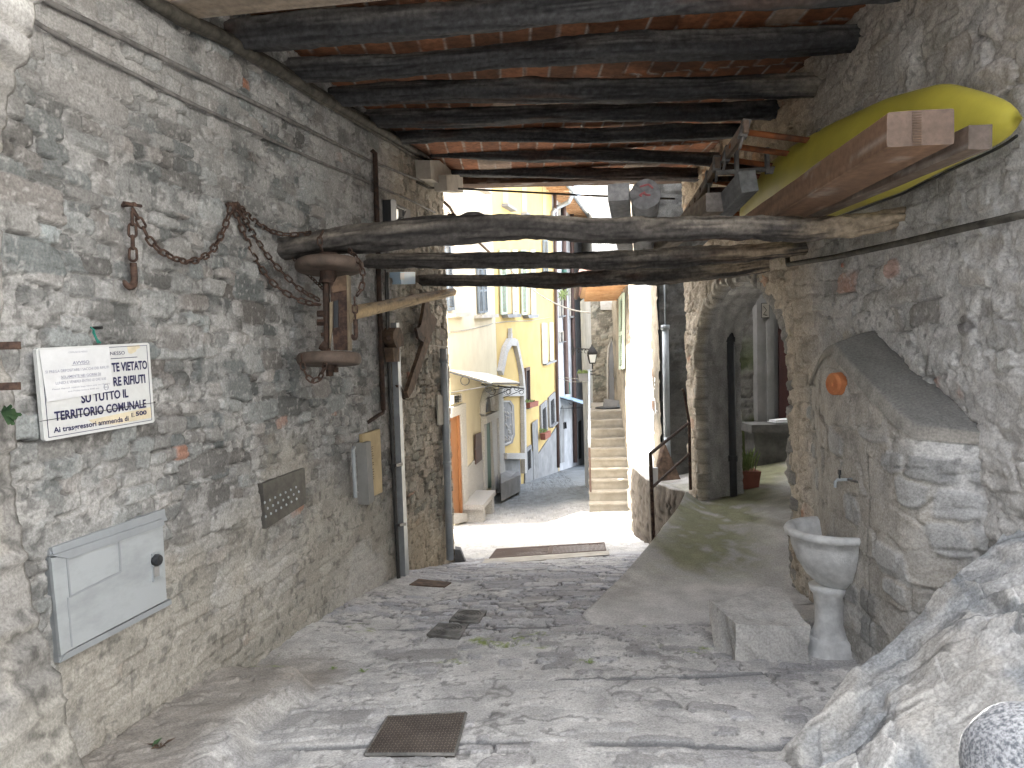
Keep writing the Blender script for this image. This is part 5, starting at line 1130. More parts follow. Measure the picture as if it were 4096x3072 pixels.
# peeled pole from the axle to the street corner
V, F, c = tubegrid([atY(1400, 1254, 3.98), atY(1520, 1228, 4.7), atY(1680, 1195, 5.8), atY(1812, 1168, 6.9)], [.042, .043, .042, .036], [.042, .043, .042, .036], 20, 80, 1100, .07, lambda t, a, n1, n2, g: C3((.40, .29, .16), t.shape)*(.55+.8*g[..., None])*(1-.35*sst(.1, .5, np.sin(a)+n2)[..., None])+.03*sst(.2, .6, np.sin(a)+n2)[..., None])
o = mobj('peeled_pole', V, F, M['wood'], smooth=True, col=c); tag(o, 'pale peeled wooden pole running from the axle towards the street', 'pole')
# hanging pulley block, old hoe
pb = thing('pulley_block', 'old wooden pulley block hanging on the left wall beside the white conduit', 'pulley', W_(1550, 1440, .07))
slab(LW, [(1530, 1330), (1540, 1312), (1558, 1312), (1572, 1345), (1575, 1385), (1545, 1392), (1535, 1375), (1528, 1350)], .05, .09).build('shell', M['bark'], pb)
slab(LW, [(1536, 1392), (1566, 1388), (1566, 1448), (1542, 1448)], .055, .07).build('tail', M['bark'], pb)
MB().tube([W_(1541, 1080, .08), W_(1548, 1318, .08)], .006, 6).build('rope', M['black'], pb); MB().tube([W_(1555, 1352, .03), W_(1555, 1352, .17)], .02, 10).build('pin', M['rust'], pb)
he = thing('hoe', 'broken old hoe with a dark curved blade and slanted brown handle on the wall', 'tool', W_(1660, 1580, .08))
slab(LW, [(1690, 1192), (1703, 1200), (1712, 1250), (1738, 1278), (1726, 1318), (1712, 1345), (1716, 1362), (1700, 1372), (1676, 1365), (1660, 1318), (1672, 1300), (1682, 1250)], .07, .03).build('blade', M['bark'], he)
slab(LW, [(1655, 1312), (1662, 1310), (1690, 1352), (1684, 1370), (1664, 1352)], .10, .025).build('blade_tip', M['rustd'], he)
slab(LW, [(1688, 1350), (1712, 1350), (1640, 1560), (1620, 1592), (1612, 1570)], .075, .035).build('handle', M['bark'], he)
slab(LW, [(1580, 1540), (1590, 1538), (1620, 1588), (1612, 1598)], .06, .02).build('stub', M['rustd'], he)
o = MB().tube([W_(1488, 612, .05), W_(1493, 606, .06), W_(1500, 612, .07), W_(1506, 800, .06), W_(1514, 1090, .06), W_(1524, 1400, .06), W_(1534, 1640, .06)], .020, 10).tube([W_(1534, 1636, .06), W_(1532, 1652, .06), W_(1515, 1660, .05), W_(1470, 1690, .02)], .014, 8).build('iron_rod', M['rustd'], smooth=True); tag(o, 'long thin rusty rod standing against the left wall with a bent top', 'rod')
cp = thing('conduit', 'white metal conduit with a black pipe beside it running down the left wall', 'conduit', W_(1600, 2320, .04))
slab(LW, [(1562, 1292), (1573, 1292), (1615, 2318), (1600, 2325)], .03, .05).build('channel', M['steel'], cp)
mb = MB().tube([W_(1546, 1090, .06), W_(1553, 1400, .06), W_(1572, 1860, .06), W_(1595, 2325, .06)], .016, 8); mb.build('pipe', M['black'], cp)
slab(LW, [(1566, 1856), (1592, 1850), (1593, 1862), (1567, 1868)], .06, .04).build('clip', M['dark'], cp); slab(LW, [(1580, 2095), (1606, 2090), (1606, 2102), (1581, 2106)], .06, .04).build('clip', M['dark'], cp)
o = MB().tube([W_(1773, 1395, .06), W_(1783, 1700, .06), W_(1800, 2238, .06)], .038, 14).tube([W_(1774, 1440, .06), W_(1774.5, 1450, .06)], .043, 14).tube([W_(1787, 1845, .06), W_(1787.5, 1857, .06)], .043, 14).build('drainpipe', M['galv'], smooth=True); tag(o, 'galvanised drainpipe on the left wall beside the street opening', 'pipe')
slab(LW, [(1744, 1580), (1768, 1582), (1770, 1700), (1748, 1700)], .03, .02).build('tin_strip', M['plaster']); tag(bpy.data.objects['tin_strip'], 'pale narrow strip fixed beside the galvanised drainpipe', 'strip')
nb_ = thing('notice_board', 'yellowed printed notice on the left wall beside the white conduit', 'notice', W_(1478, 1995, .04))
slab(LW, [(1436, 1738), (1508, 1716), (1518, 1968), (1452, 1998)], .03, .025).build('board', M['notice'], nb_)
mb = MB(); NQ = [(1436, 1738), (1508, 1716), (1518, 1968), (1452, 1998)]
def bil(q, u, v): return ((q[0][0]*(1-u)+q[1][0]*u)*(1-v)+(q[3][0]*(1-u)+q[2][0]*u)*v, (q[0][1]*(1-u)+q[1][1]*u)*(1-v)+(q[3][1]*(1-u)+q[2][1]*u)*v)
rnd = random.Random(5)
for v in (.25, .28, .32, .36, .39, .43, .50, .53, .60, .64, .68, .72, .75):
    for u0, u1 in ((.26, .45), (.50, .72)): mb_ = slab(LW, [bil(NQ, u0+rnd.uniform(-.03, .03), v), bil(NQ, u1+rnd.uniform(-.03, .05), v), bil(NQ, u1, v+.010), bil(NQ, u0, v+.010)], .056, .001, mb)
mb.build('print_lines', M['bark'], nb_)
ib = thing('iron_box', 'dark grey iron box with a pipe elbow left of the yellowed notice', 'box', W_(1430, 2005, .03))
slab(LW, [(1416, 1772), (1436, 1765), (1452, 2003), (1430, 2018)], .0, .09).build('body', M['cement'], ib)
MB().tube([W_(1416, 1790, .07), W_(1412, 1800, .08), W_(1414, 1830, .08), W_(1422, 1990, .07)], .014, 8).build('pipe', M['galv'], ib)
# floodlight frame and junction box near the street end
fl = thing('floodlight', 'black floodlight frame with a glass lamp high on the left wall', 'lamp', W_(1575, 900, .05))
slab(LW, [(1530, 800), (1552, 802), (1554, 908), (1532, 908)], .02, .07).build('side_plate', M['dark'], fl)
slab(LW, [(1556, 812), (1620, 842), (1622, 890), (1556, 905)], .0, .05).build('body', M['cement'], fl)
slab(LW, [(1564, 835), (1588, 838), (1588, 880), (1564, 884)], .05, .012).build('glass', M['lampg'], fl)
mb = MB()
for q in ((1556, 812, 1622, 843), (1622, 843, 1612, 868), (1612, 868, 1562, 900), (1613, 840, 1613, 885)): mb.tube([W_(q[0], q[1], .07), W_(q[2], q[3], .07)], .008, 6)
mb.build('bracket', M['dark'], fl)
jb = thing('junction_box', 'small blue grey junction box on the left wall under the middle pole', 'box', W_(1590, 1140, .05))
slab(LW, [(1555, 1090), (1618, 1090), (1618, 1138), (1558, 1138)], .0, .10).build('case', M['awnb'], jb); slab(LW, [(1600, 1092), (1616, 1091), (1616, 1118), (1600, 1119)], .101, .003).build('sticker', M['enamel'], jb)
# cables on the left wall
mb = MB(); up_ = [(520, -60), (640, 22), (728, 76), (830, 118), (911, 158), (1000, 214), (1100, 268), (1272, 378), (1400, 452), (1506, 512), (1640, 592), (1760, 662), (1785, 660)]
o = MB().tube([W_(x, y, .06) for x, y in up_], .030, 12).tube([W_(x, y+22, .05) for x, y in up_], .013, 8).tube([W_(x+6, y-20, .05) for x, y in up_], .011, 8).build('cable_bundle', M['cable'], smooth=True); tag(o, 'thick dark cable bundle sagging under the beams along the left wall', 'cable')
cable([W_(x, y, .035) for x, y in ((150, -15), (215, 19), (420, 118), (640, 228), (1000, 402), (1240, 522), (1481, 645), (1600, 690), (1696, 728))], .011, M['gcable'], 'upper thin plastered cable along the left wall below the thick bundle')
cable([W_(x, y, .035) for x, y in ((100, 60), (171, 108), (300, 178), (560, 310), (735, 400), (1000, 520), (1260, 640), (1494, 738), (1640, 800), (1740, 850))], .009, M['gcable'], 'lower thin plastered cable along the left wall')
cable([W_(1668, 728, .03), W_(1715, 752, .05), W_(1772, 751, .06)]+[atY(x, y, yy) for x, y, yy in ((1900, 758, 7.4), (2100, 768, 7.5), (2300, 779, 7.6), (2530, 790, 7.7), (2700, 795, 7.75))], .011, M['cable'], 'dark cable strung across the top of the street opening')
cable([atY(1776, 808, 7.75), atY(1800, 830, 7.9), atY(1822, 870, 8.1), atY(1840, 900, 8.3), atY(1905, 960, 8.6), atY(1960, 1012, 9.0)], .016, M['bark'], 'thick brown rope slanting down behind the poles at the opening')
o = MB().tube([W_(1770, 852, .03), W_(1785, 853, .05), W_(1796, 848, .06), W_(1797, 854, .06), W_(1790, 857, .06)], .004, 6).build('wire_hook', M['iron']); tag(o, 'tiny wire hook on the wall corner above the poles', 'hook')
# right wall rod and terracotta disc
o = MB().tube([RW.hit(3150, 1030, .05), RW.hit(3152, 1058, .06), RW.hit(3330, 1030, .06), RW.hit(3600, 972, .06), RW.hit(3850, 913, .06), RW.hit(4120, 852, .06)], .016, 8).build('wall_cable', M['cable'], smooth=True); tag(o, 'dark cable running up along the right wall under the pole ends', 'cable')
FB = Pl((1.685, 0), (1.685, 10), -1)
p = FB.hit(3346, 1535, .0)
d_ = MB().lathe([(.0, .035), (.010, .035), (.014, .03), (.046, .03), (.058, .02), (.060, -.03), (0, -.03)], p, 32, Vector((-1, -.25, 0))).build('terracotta_disc', M['terra'], smooth=False); tag(d_, 'round orange terracotta disc set in the fountain wall', 'disc')
tp = thing('water_tap', 'small brass garden tap on the fountain wall above the basin', 'tap', FB.hit(3385, 1930, .06))
q = FB.hit(3390, 1918, 0); mb = MB().tube([q+Vector((.06, 0, 0)), q+Vector((-.055, 0, 0))], .008, 10).tube([q+Vector((-.05, 0, 0)), q+Vector((-.062, 0, -.01)), q+Vector((-.064, 0, -.038))], .007, 10); mb.build('spout', M['galv'], tp)
mb = MB().tube([q+Vector((-.04, 0, 0)), q+Vector((-.04, 0, .03))], .005, 8); mb.box(q+Vector((-.04, 0, .038)), (.010, .016, .024)); mb.build('handle', M['dark'], tp)
MB().tube([q+Vector((-.0, .0, .0)), q+Vector((-.0, -.10, .004))], .006, 8).build('side_valve', M['cast'], tp)

# ================================================================== FOUNTAIN BASIN
bc = Vector((1.71, 3.76, .66)); fb_ = thing('fountain_basin', 'pale stone half bowl basin on a pedestal against the right wall', 'fountain', (1.66, 3.75, .04))
half = dict(a0=math.pi/2, a1=3*math.pi/2)
prof = [(.05, -.31), (.10, -.29), (.16, -.235), (.205, -.16), (.232, -.08), (.238, -.03), (.262, -.022), (.268, .0), (.258, .016), (.235, .016), (.215, .0), (.195, -.06), (.15, -.13), (.08, -.165), (.0, -.17)]
mb = MB(); mb.lathe(prof, bc, 40, a0=math.pi/2, a1=3*math.pi/2, sc=(1.0, 1.0)); mb.build('bowl', M['basin'], fb_, True)
mb = MB(); pc = Vector((1.65, 3.74, 0)); mb.lathe([(.0, .372), (.10, .37), (.095, .345), (.078, .32), (.07, .24), (.072, .16), (.085, .12), (.095, .10)], pc, 28); mb.build('pedestal', M['basin'], fb_, True)
mb = MB(); mb.lathe([(.095, .10), (.125, .09), (.13, .03), (.15, .02), (.15, -.10)], pc, 28); mb.build('foot', M['basin'], fb_, True)
def roughbox(nm, c8, m, label, cat, seed, n=26, amp=.012, base=(.42, .41, .39), rnd_=.05):
    # c8: bottom 4, top 4 ; faces as displaced grids with rounded edges
    B = [Vector(p) for p in c8[:4]]; T = [Vector(p) for p in c8[4:]]; ctr = np.array(sum(B+T, Vector())/8); V = []; F = []; Cc = []
    for q in ((B[0], B[1], T[1], T[0]), (B[1], B[2], T[2], T[1]), (B[2], B[3], T[3], T[2]), (B[3], B[0], T[0], T[3]), (T[0], T[1], T[2], T[3])):
        k = np.linspace(0, 1, n); U, Wt = np.meshgrid(k, k); a, b, c, d = [np.array(x) for x in q]
        P_ = (a*(1-U)[..., None]+b*U[..., None])*(1-Wt)[..., None]+(d*(1-U)[..., None]+c*U[..., None])*Wt[..., None]
        dd = P_-ctr; dn = dd/np.linalg.norm(dd, axis=2)[..., None]; w1 = fbm(P_[..., 0]*6+P_[..., 2]*5, P_[..., 1]*6-P_[..., 2]*4, seed, 4)-.5; w2 = fbm(P_[..., 0]*30+P_[..., 2]*22, P_[..., 1]*30-P_[..., 2]*18, seed+1, 3)-.5
        P_ = P_+dn*(amp*2*w1+amp*.5*w2)[..., None]; off = len(V)*n*n; V.append(P_.reshape(-1, 3)); F += grid_faces(n, n, off=off).tolist(); Cc.append((np.array(base)*(1+.7*w1+.4*w2)[..., None]).reshape(-1, 3))
    o = mobj(nm, np.concatenate(V), F, m, smooth=True, col=np.concatenate(Cc)); return tag(o, label, cat)
g = lambda x, y: float(gz(x, y))-.12
xs = [(1.10, 3.60), (1.28, 3.46), (1.95, 4.0), (1.95, 4.30), ]
bt = [(1.10, 3.62), (1.22, 3.50), (1.90, 4.02), (1.72, 4.22)]
roughbox('stone_block', [(x, y, -.15) for x, y in ((1.06, 3.72), (1.09, 3.58), (1.49, 3.55), (1.56, 4.15))]+[(x, y, z) for x, y, z in ((1.09, 4.05, .21), (1.13, 3.67, .205), (1.49, 3.63, .19), (1.56, 4.22, .22))], M['conc'], 'low pale concrete block at the foot of the fountain basin', 'block', 31, 40, .030, base=(.43, .42, .40))

# ================================================================== ROCK, BOULDER, LEDGE
def rock():
    # crest line seen in the photo, standing about 2.6 m away
    cr = [(3030, 3110, 2.50), (3090, 3000, 2.56), (3290, 2830, 2.66), (3390, 2680, 2.74), (3540, 2560, 2.78), (3680, 2430, 2.80), (3780, 2330, 2.80), (3850, 2270, 2.78), (4000, 2170, 2.74), (4100, 2108, 2.70), (4500, 1900, 2.6)]
    P_ = np.array([tuple(atY(*c)) for c in cr]); k = np.linspace(0, 1, 380); kk = np.linspace(0, 1, len(cr)); crest = np.stack([np.interp(k, kk, P_[:, i]) for i in range(3)], -1)
    n = 380; t = np.linspace(-.16, 1, n); K, T = np.meshgrid(k, t); C_ = crest[None].repeat(n, 0)
    X = C_[..., 0]+0*T; back = np.clip(-T/.16, 0, 1); fr = np.clip(T, 0, 1)
    Y = C_[..., 1]+back*.22-fr*1.75; X = X-fr*.10
    h = C_[..., 2]-.25
    Z = C_[..., 2]-back*(h+.5)-fr*(.05+.10*K)+.0*K
    s1 = K*2.2+T*.7; s2 = T*1.9-K*.9
    lay = fbm(s1*1.5+7, s2*2.4, 801, 3); md = fbm(K*15, T*13, 802, 5); hi = fbm(K*130, T*110, 803, 2); rg = 1-2*np.abs(fbm(s1*1.6, s2*3.4, 806, 4)-.5)
    fe, fi, fj = stones(s1*.9+2, s2*1.0+1, .42, .20, 831, .9, 1.6, .10); fh = h2(fi, fj, 3); fe2, gi, gj = stones(s1+5, s2+3, .15, .07, 841, .9, 1.4, .12); gh = h2(gi, gj, 3)
    w = 1-.75*np.exp(-(T/.06)**2)
    tilt = (s2*3.1) % 1.0
    Z = Z+(.24*(lay-.5)+.035*(md-.5)+.0*rg+.075*(fh-.5)*sst(-.1, .12, fe)+.02*(gh-.5)*sst(-.1, .1, fe2)+.10*(fh-.5)*((s1*2.3+fh*7) % 1.0-.5)*sst(.0, .15, fe))*np.minimum(w, 1)*(1-back)+.002*(hi-.5)
    Z = Z+.045*(fbm(K*14, T*0+3, 805, 3)-.5)
    c = mix3(C3((.29, .302, .31), X.shape), C3((.52, .515, .50), X.shape), sst(.36, .64, lay*.4+md*.3+fh*.3))*(.6+.5*hi[..., None]+.3*gh[..., None])
    veins = sst(.93, .985, rg)*sst(.40, .55, fbm(K*6+3, T*5, 809, 3)); c = mix3(c, C3((.12, .13, .14), X.shape), veins*.7); bp = sst(.55, .68, fbm(s1*2.1+9, s2*2.6, 807, 4)); c = mix3(c, C3((.25, .275, .295), X.shape)*(.7+.6*md[..., None]), bp*.7)
    dust = sst(.5, .62, fbm(K*5, T*4.5, 808, 4)); c = mix3(c, C3((.44, .42, .385), X.shape)*(.8+.4*md[..., None]), dust*.6); c = c*(1-.5*(sst(.05, -.08, fe)*sst(.4, .6, md))[..., None])
    o = mobj('bedrock', np.stack([X, Y, Z], -1), grid_faces(*X.shape), M['rock'], smooth=True, col=c); tag(o, 'pale grey layered bedrock bulging in from the lower right corner', 'rock')
rock()
def boulder():
    c = atY(4170, 3105, 1.55); n, m_ = 60, 90; th = np.linspace(0, math.pi, n); ph = np.linspace(0, 2*math.pi, m_); T, P_ = np.meshgrid(th, ph, indexing='ij')
    nz = fbm(np.sin(T)*np.cos(P_)*2+4, np.sin(T)*np.sin(P_)*2+np.cos(T)*2, 811, 4)-.5; r = .158*(1+.12*nz)
    V = np.stack([c.x+r*np.sin(T)*np.cos(P_), c.y+r*np.sin(T)*np.sin(P_), c.z+r*np.cos(T)*(1.0)-np.where(T > 1.8, (T-1.8)*.25, 0)], -1)
    sp = fbm(T*60, P_*60, 812, 3); cc = mix3(C3((.10, .11, .125), T.shape), C3((.33, .34, .355), T.shape), sst(.36, .62, sp))
    o = mobj('boulder', V, grid_faces(n, m_), M['granitb'], smooth=True); tag(o, 'rounded speckled blue grey granite stone at the bottom right corner', 'stone')
boulder()

# ================================================================== SIGN
def text_mesh(s, bold=0.0):
    cu = bpy.data.curves.new('t', 'FONT'); cu.body = s; cu.offset = bold; cu.size = 1; cu.resolution_u = 3; cu.fill_mode = 'BOTH' if False else cu.fill_mode
    o = bpy.data.objects.new('t', cu); COL.objects.link(o); bpy.context.view_layer.update(); dg = bpy.context.evaluated_depsgraph_get(); me = bpy.data.meshes.new_from_object(o.evaluated_get(dg))
    V = np.array([tuple(v.co) for v in me.vertices]); F = [tuple(p.vertices) for p in me.polygons]
    bpy.data.objects.remove(o); bpy.data.curves.remove(cu); bpy.data.meshes.remove(me); return V, F
SQ = [LW.hit(x, y, .05) for x, y in ((142, 1393), (595, 1371), (617, 1689), (176, 1766))]
def squv(u, v, off=0.0): return (SQ[0]*(1-u)+SQ[1]*u)*(1-v)+(SQ[3]*(1-u)+SQ[2]*u)*v+LW.n*off
sg = thing('enamel_sign', 'white enamel sign with navy lettering about rubbish, wired to the left wall', 'sign', squv(.5, 1))
def sqp(u0, u1, v0, v1, off, th, mb=None, pts=None):
    mb = mb or MB(); q = pts or [(u0, v0), (u1, v0), (u1, v1), (u0, v1)]; return mb.prism([squv(u, v, off) for u, v in q], LW.n*th)
sqp(0, 0, 0, 0, -.012, .014, None, [(.015, 0), (.985, 0), (1, .02), (1, .98), (.985, 1), (.015, 1), (0, .98), (0, .02)]).build('board', M['enamel'], sg)
mb = MB()
for u0, u1, v0, v1 in ((.03, .97, .028, .034), (.03, .97, .962, .968), (.03, .034, .03, .965), (.966, .97, .03, .965)): sqp(u0, u1, v0, v1, .003, .0006, mb)
sqp(.6, .86, .163, .170, .003, .0006, mb); mb.build('border_line', M['ink'], sg)
sqp(0, 0, 0, 0, .0026, .0005, None, [(.36, .845), (.97, .80), (.97, .935), (.60, .945), (.40, .90)]).build('yellow_stain', M['stainp'], sg)
sqp(0, 0, 0, 0, .0026, .0005, None, [(.765, .03), (.89, .02), (.90, .055), (.86, .075), (.85, .10), (.80, .125), (.775, .11)]).build('peeled_patch', M['stainp'], sg)
def letters(s, u0, u1, v0, v1, off, m, parent, bold=0.02, slant=0.0):
    V, F = text_mesh(s, bold); lo = V.min(0); hi = V.max(0); x = (V[:, 0]-lo[0])/(hi[0]-lo[0]); y = (V[:, 1]-lo[1])/(hi[1]-lo[1])
    return mobj('lettering', [squv(u0+(u1-u0)*a, v1+(v0-v1)*b, off) for a, b in zip(x, y)], F, M[m], parent)
for s, u0, u1, v0, v1, b_ in (('NESSO', .595, .735, .085, .125, .0), ('TE VIETATO', .60, .955, .215, .325, .03), ('RE RIFIUTI', .605, .925, .385, .495, .03), ('SU TUTTO IL', .31, .74, .54, .645, .03), ('TERRITORIO COMUNALE', .085, .915, .695, .80, .03), ('Ai trasgressori ammenda di', .07, .725, .865, .945, .02), ('E.', .755, .79, .84, .89, .0), ('500', .80, .915, .83, .885, .04)):
    letters(s, u0, u1, v0, v1, .0045, 'ink', sg, b_)
letters('Em. Fino a', .44, .70, .875, .915, .0045, 'ink', sg, .0) if False else None
pp = sqp(0, 0, 0, 0, .006, .0012, None, [(.012, .022), (.583, .022), (.59, .545), (.035, .58)]).build('paper_notice', M['paper'], sg)
for s, u0, u1, v0, v1, b_ in (('COMUNE DI NESSO', .23, .385, .055, .072, 0), ('AVVISO', .255, .395, .165, .20, .02), ('SI PREGA DEPOSITARE I SACCHI DEI RIFIUTI', .04, .565, .245, .275, 0), ('SOLAMENTE NEI GIORNI DI', .155, .485, .315, .345, .01), ('LUNEDI E VENERDI ENTRO LE ORE 8.00', .11, .53, .375, .405, 0), ('Please deposit rubbish bags here only on Monday', .08, .565, .445, .465, 0), ('and Friday before 8.00 am', .20, .46, .485, .505, 0)):
    letters(s, u0, u1, v0, v1, .0085, 'inkl', pp, b_)
mb = MB(); sqp(.25, .40, .206, .211, .008, .0006, mb); sqp(.155, .485, .350, .353, .008, .0006, mb); c = squv(.525, .49, .009); mb.tube([c+LW.e*.011*math.cos(k*.3927)+Vector((0, 0, .011*math.sin(k*.3927))) for k in range(17)], .0009, 4); mb.tube([c-LW.e*.007, c+LW.e*.007], .0012, 4); mb.build('stamp_and_rules', M['inkl'], pp)
mb = MB(); mb.tube([squv(-.04, .775, .012), squv(.3, .765, .008), squv(.62, .755, .008), squv(1.0, .75, .012), squv(1.01, .74, .0)], .0012, 5); mb.build('tie_wire', M['iron'], sg)
hs = W_(376, 1312, .0)
o = MB().tube([hs-LW.n*.01, hs+LW.n*.035], .006, 8).build('nail', M['iron']); tag(o, 'small black nail in the wall above the white sign', 'nail')
mb = MB(); a = W_(374, 1316, .03); mb.tube([a, W_(378, 1335, .035), W_(388, 1358, .04), W_(402, 1372, .055)], .0035, 6); mb.tube([a, W_(372, 1330, .035), W_(383, 1352, .04), W_(392, 1372, .055)], .003, 6); mb.tube([W_(362, 1308, .03), W_(376, 1320, .04), W_(380, 1340, .04)], .003, 5)
o = mb.build('green_string', M['string']); tag(o, 'knotted green string tying the white sign to its nail', 'string')

# ================================================================== CABINET, PLAQUE, BRACKETS
cb = thing('meter_cabinet', 'pale grey plastic meter cabinet set low in the left wall', 'cabinet', W_(420, 2540, .02))
mb = MB(); slab(LW, [(172, 2190), (628, 2035), (632, 2062), (640, 2080), (192, 2230), (176, 2215)], .0, .036, mb); slab(LW, [(168, 2200), (192, 2228), (232, 2640), (205, 2650)], .0, .03, mb); slab(LW, [(205, 2650), (228, 2612), (656, 2395), (658, 2415)], .0, .035, mb); mb.build('frame', M['boxd'], cb)
slab(LW, [(190, 2222), (636, 2075), (642, 2100), (258, 2235)], .028, .02).build('rain_lip', M['boxd'], cb)
dr = slab(LW, [(192, 2232), (260, 2222), (640, 2095), (657, 2398), (286, 2590), (232, 2622)], .03, .012).build('door', M['boxg'], cb)
mb = MB(); slab(LW, [(264, 2222), (470, 2142), (473, 2152), (268, 2232)], .042, .003, mb); slab(LW, [(470, 2142), (476, 2142), (485, 2288), (479, 2290)], .042, .003, mb); slab(LW, [(279, 2383), (480, 2284), (481, 2292), (281, 2390)], .042, .003, mb); slab(LW, [(262, 2222), (268, 2222), (284, 2390), (277, 2390)], .042, .003, mb); slab(LW, [(268, 2390), (274, 2390), (290, 2588), (284, 2588)], .042, .002, mb); mb.build('moulding', M['boxd'], dr)
slab(LW, [(604, 2216), (640, 2202), (646, 2312), (609, 2328)], .042, .006).build('lock_plate', M['galv'], dr)
p = W_(624, 2240, .05); MB().lathe([(.0, .02), (.02, .018), (.024, .008), (.024, -.005), (0, -.005)], p, 20, LW.n).build('lock', M['dark'], dr)
slab(LW, [(612, 2268), (632, 2262), (634, 2302), (614, 2308)], .048, .006).build('lock_lever', M['cement'], dr)
pq = thing('metal_plaque', 'dark metal plate studded with bumps on the left wall right of the cabinet', 'plaque', W_(1120, 2110, .02))
PQ = [(1030, 1934), (1200, 1872), (1207, 2012), (1044, 2115)]; slab(LW, PQ, .005, .03).build('plate', M['plaque'], pq)
mb = MB()
for i in range(7):
    for j in range(3):
        u, v = .13+.125*i+(.06 if j % 2 else 0), .48+.16*j
        if u < .95: MB().lathe([(.0, .006), (.006, .004), (.008, 0)], LW.hit(*bil(PQ, u, v), .036), 8, LW.n).build('stud', M['galv'], pq)
for i, (y, lab) in enumerate(((1382, 'upper rusty iron hinge strap on the stone pier at the left edge'), (1545, 'lower rusty iron hinge strap on the stone pier at the left edge'))):
    q = atY(45, y, 2.02); d_ = Vector((1, .12, -.0)); mb = MB().box(q+Vector((-.03, 0, 0)), (.10, .012, .022), d_); mb.tube([q+Vector((-.055, -.012, -.012)), q+Vector((-.055, -.012, .016))], .012, 8); o = mb.build('hinge_strap', M['rust']); tag(o, lab, 'hinge', 'hinge straps on the left pier')
p = atY(5, 1650, 2.0); mb = MB(); rnd = random.Random(12)
for k in range(16):
    a = rnd.uniform(-.9, .9); L_ = rnd.uniform(.03, .06); e = p+Vector((L_*math.cos(a), -.02*rnd.random(), L_*math.sin(a)*.8)); w = Vector((-math.sin(a), 0, math.cos(a)))*.0055; mb.add([p+w*.3, p-w*.3, e-w, e+(e-p)*.08, e+w], [(0, 1, 2, 3, 4)])
o = mb.build('succulent', M['leaf']); tag(o, 'small dark green plant growing from the pier at the left edge', 'plant')

# ================================================================== GROUND IRONWORK
def gplate(px, up, th, mb=None, grow=0):
    P_ = [gpt(x, y, up) for x, y in px]; n = (P_[1]-P_[0]).cross(P_[3]-P_[0]).normalized(); n = n if n.z > 0 else -n; return P_, n
P_, n = gplate([(1551, 2869), (1863, 2853), (1818, 3018), (1461, 3018)], .012, .0)
tc = thing('tread_plate', 'rusty diamond tread steel plate in the nearest paving', 'access cover', sum(P_, Vector())/4)
MB().prism([p-n*.03 for p in P_], n*.034).build('plate', M['checker'], tc)
mb = MB(); B4 = lambda u, v: (P_[0]*(1-u)+P_[1]*u)*(1-v)+(P_[3]*(1-u)+P_[2]*u)*v
for i in range(26):
    for j in range(16):
        u, v = (i+.5)/26, (j+.5)/16; c = B4(u, v)+n*.004; du = (P_[1]-P_[0])/26*.38; dv_ = (P_[3]-P_[0])/16*.38; s_ = 1 if (i+j) % 2 else -1; a = du+dv_*s_; b = (du-dv_*s_)*.22; b = b*1.5; mb.add([c-a, c-b+n*.004, c+a, c+b+n*.004], [(0, 1, 2, 3)])
mb.build('treads', M['tread'], tc)
mb = MB()
for a, b in ((0, 1), (1, 2), (2, 3), (3, 0)): mb.tube([P_[a], P_[b]], .008, 4)
mb.build('frame', M['cast'], tc)
for px, lab in (([(1755, 2494), (1873, 2500), (1838, 2556), (1706, 2540)], 'square cast iron cover in the paving, the nearer of two'), ([(1836, 2440), (1949, 2446), (1913, 2494), (1796, 2485)], 'square cast iron cover in the paving, the farther of two')):
    Q, n = gplate(px, .012, 0); t = thing('manhole_cover', lab, 'access cover', sum(Q, Vector())/4, 'cast iron covers'); MB().prism([q-n*.03 for q in Q], n*.036).build('plate', M['cast'], t)
    mb = MB(); c = sum(Q, Vector())/4+n*.007; U = (Q[1]-Q[0])*.5; V_ = (Q[3]-Q[0])*.5
    for r in (.3, .5, .7, .88): mb.tube([c+U*r*math.cos(k*.2618)+V_*r*math.sin(k*.2618) for k in range(25)], .0045, 5)
    mb.build('rings', M['cast'], t)
Q, n = gplate([(1637, 2340), (1674, 2317), (1805, 2331), (1778, 2349)], .012, 0); o = MB().prism([q-n*.05 for q in Q], n*.055).build('stone_slab', M['bark']); tag(o, 'reddish brown flat stone slab let into the paving by the left wall', 'slab')
# drain grating
Q, n = gplate([(1985, 2194), (2418, 2168), (2425, 2200), (1956, 2232)], .024, 0)
dg_ = thing('drain_grate', 'long brown metal drain grating across the street opening', 'drain', sum(Q, Vector())/4)
B4 = lambda u, v: (Q[0]*(1-u)+Q[1]*u)*(1-v)+(Q[3]*(1-u)+Q[2]*u)*v
mb = MB()
for u0, u1, v0, v1 in ((0, 1, 0, .06), (0, 1, .94, 1), (0, .01, 0, 1), (.99, 1, 0, 1), (.485, .515, 0, 1)): mb.prism([B4(u0, v0), B4(u1, v0), B4(u1, v1), B4(u0, v1)], -n*.03)
mb.build('frame', M['brownp'], dg_)
mb = MB()
for i in range(84):
    u = (i+.25)/84; mb.prism([B4(u, .05), B4(u+.0062, .05), B4(u+.0062, .95), B4(u, .95)], -n*.025)
mb.build('bars', M['brownp'], dg_); MB().prism([B4(0, 0)-n*.03, B4(1, 0)-n*.03, B4(1, 1)-n*.03, B4(0, 1)-n*.03], -n*.01).build('channel', M['dark'], dg_)
mb = MB(); a = B4(0, 1.15); b_ = B4(1.03, 1.25); mb.prism([B4(-.03, 1.02)-n*.004, B4(1.02, 1.02)-n*.004, B4(1.02, 1.45)-n*.004, B4(-.03, 1.5)-n*.004], -n*.05); o = mb.build('kerb_strip', M['plaster']); tag(o, 'pale cement strip along the near side of the drain grating', 'kerb')
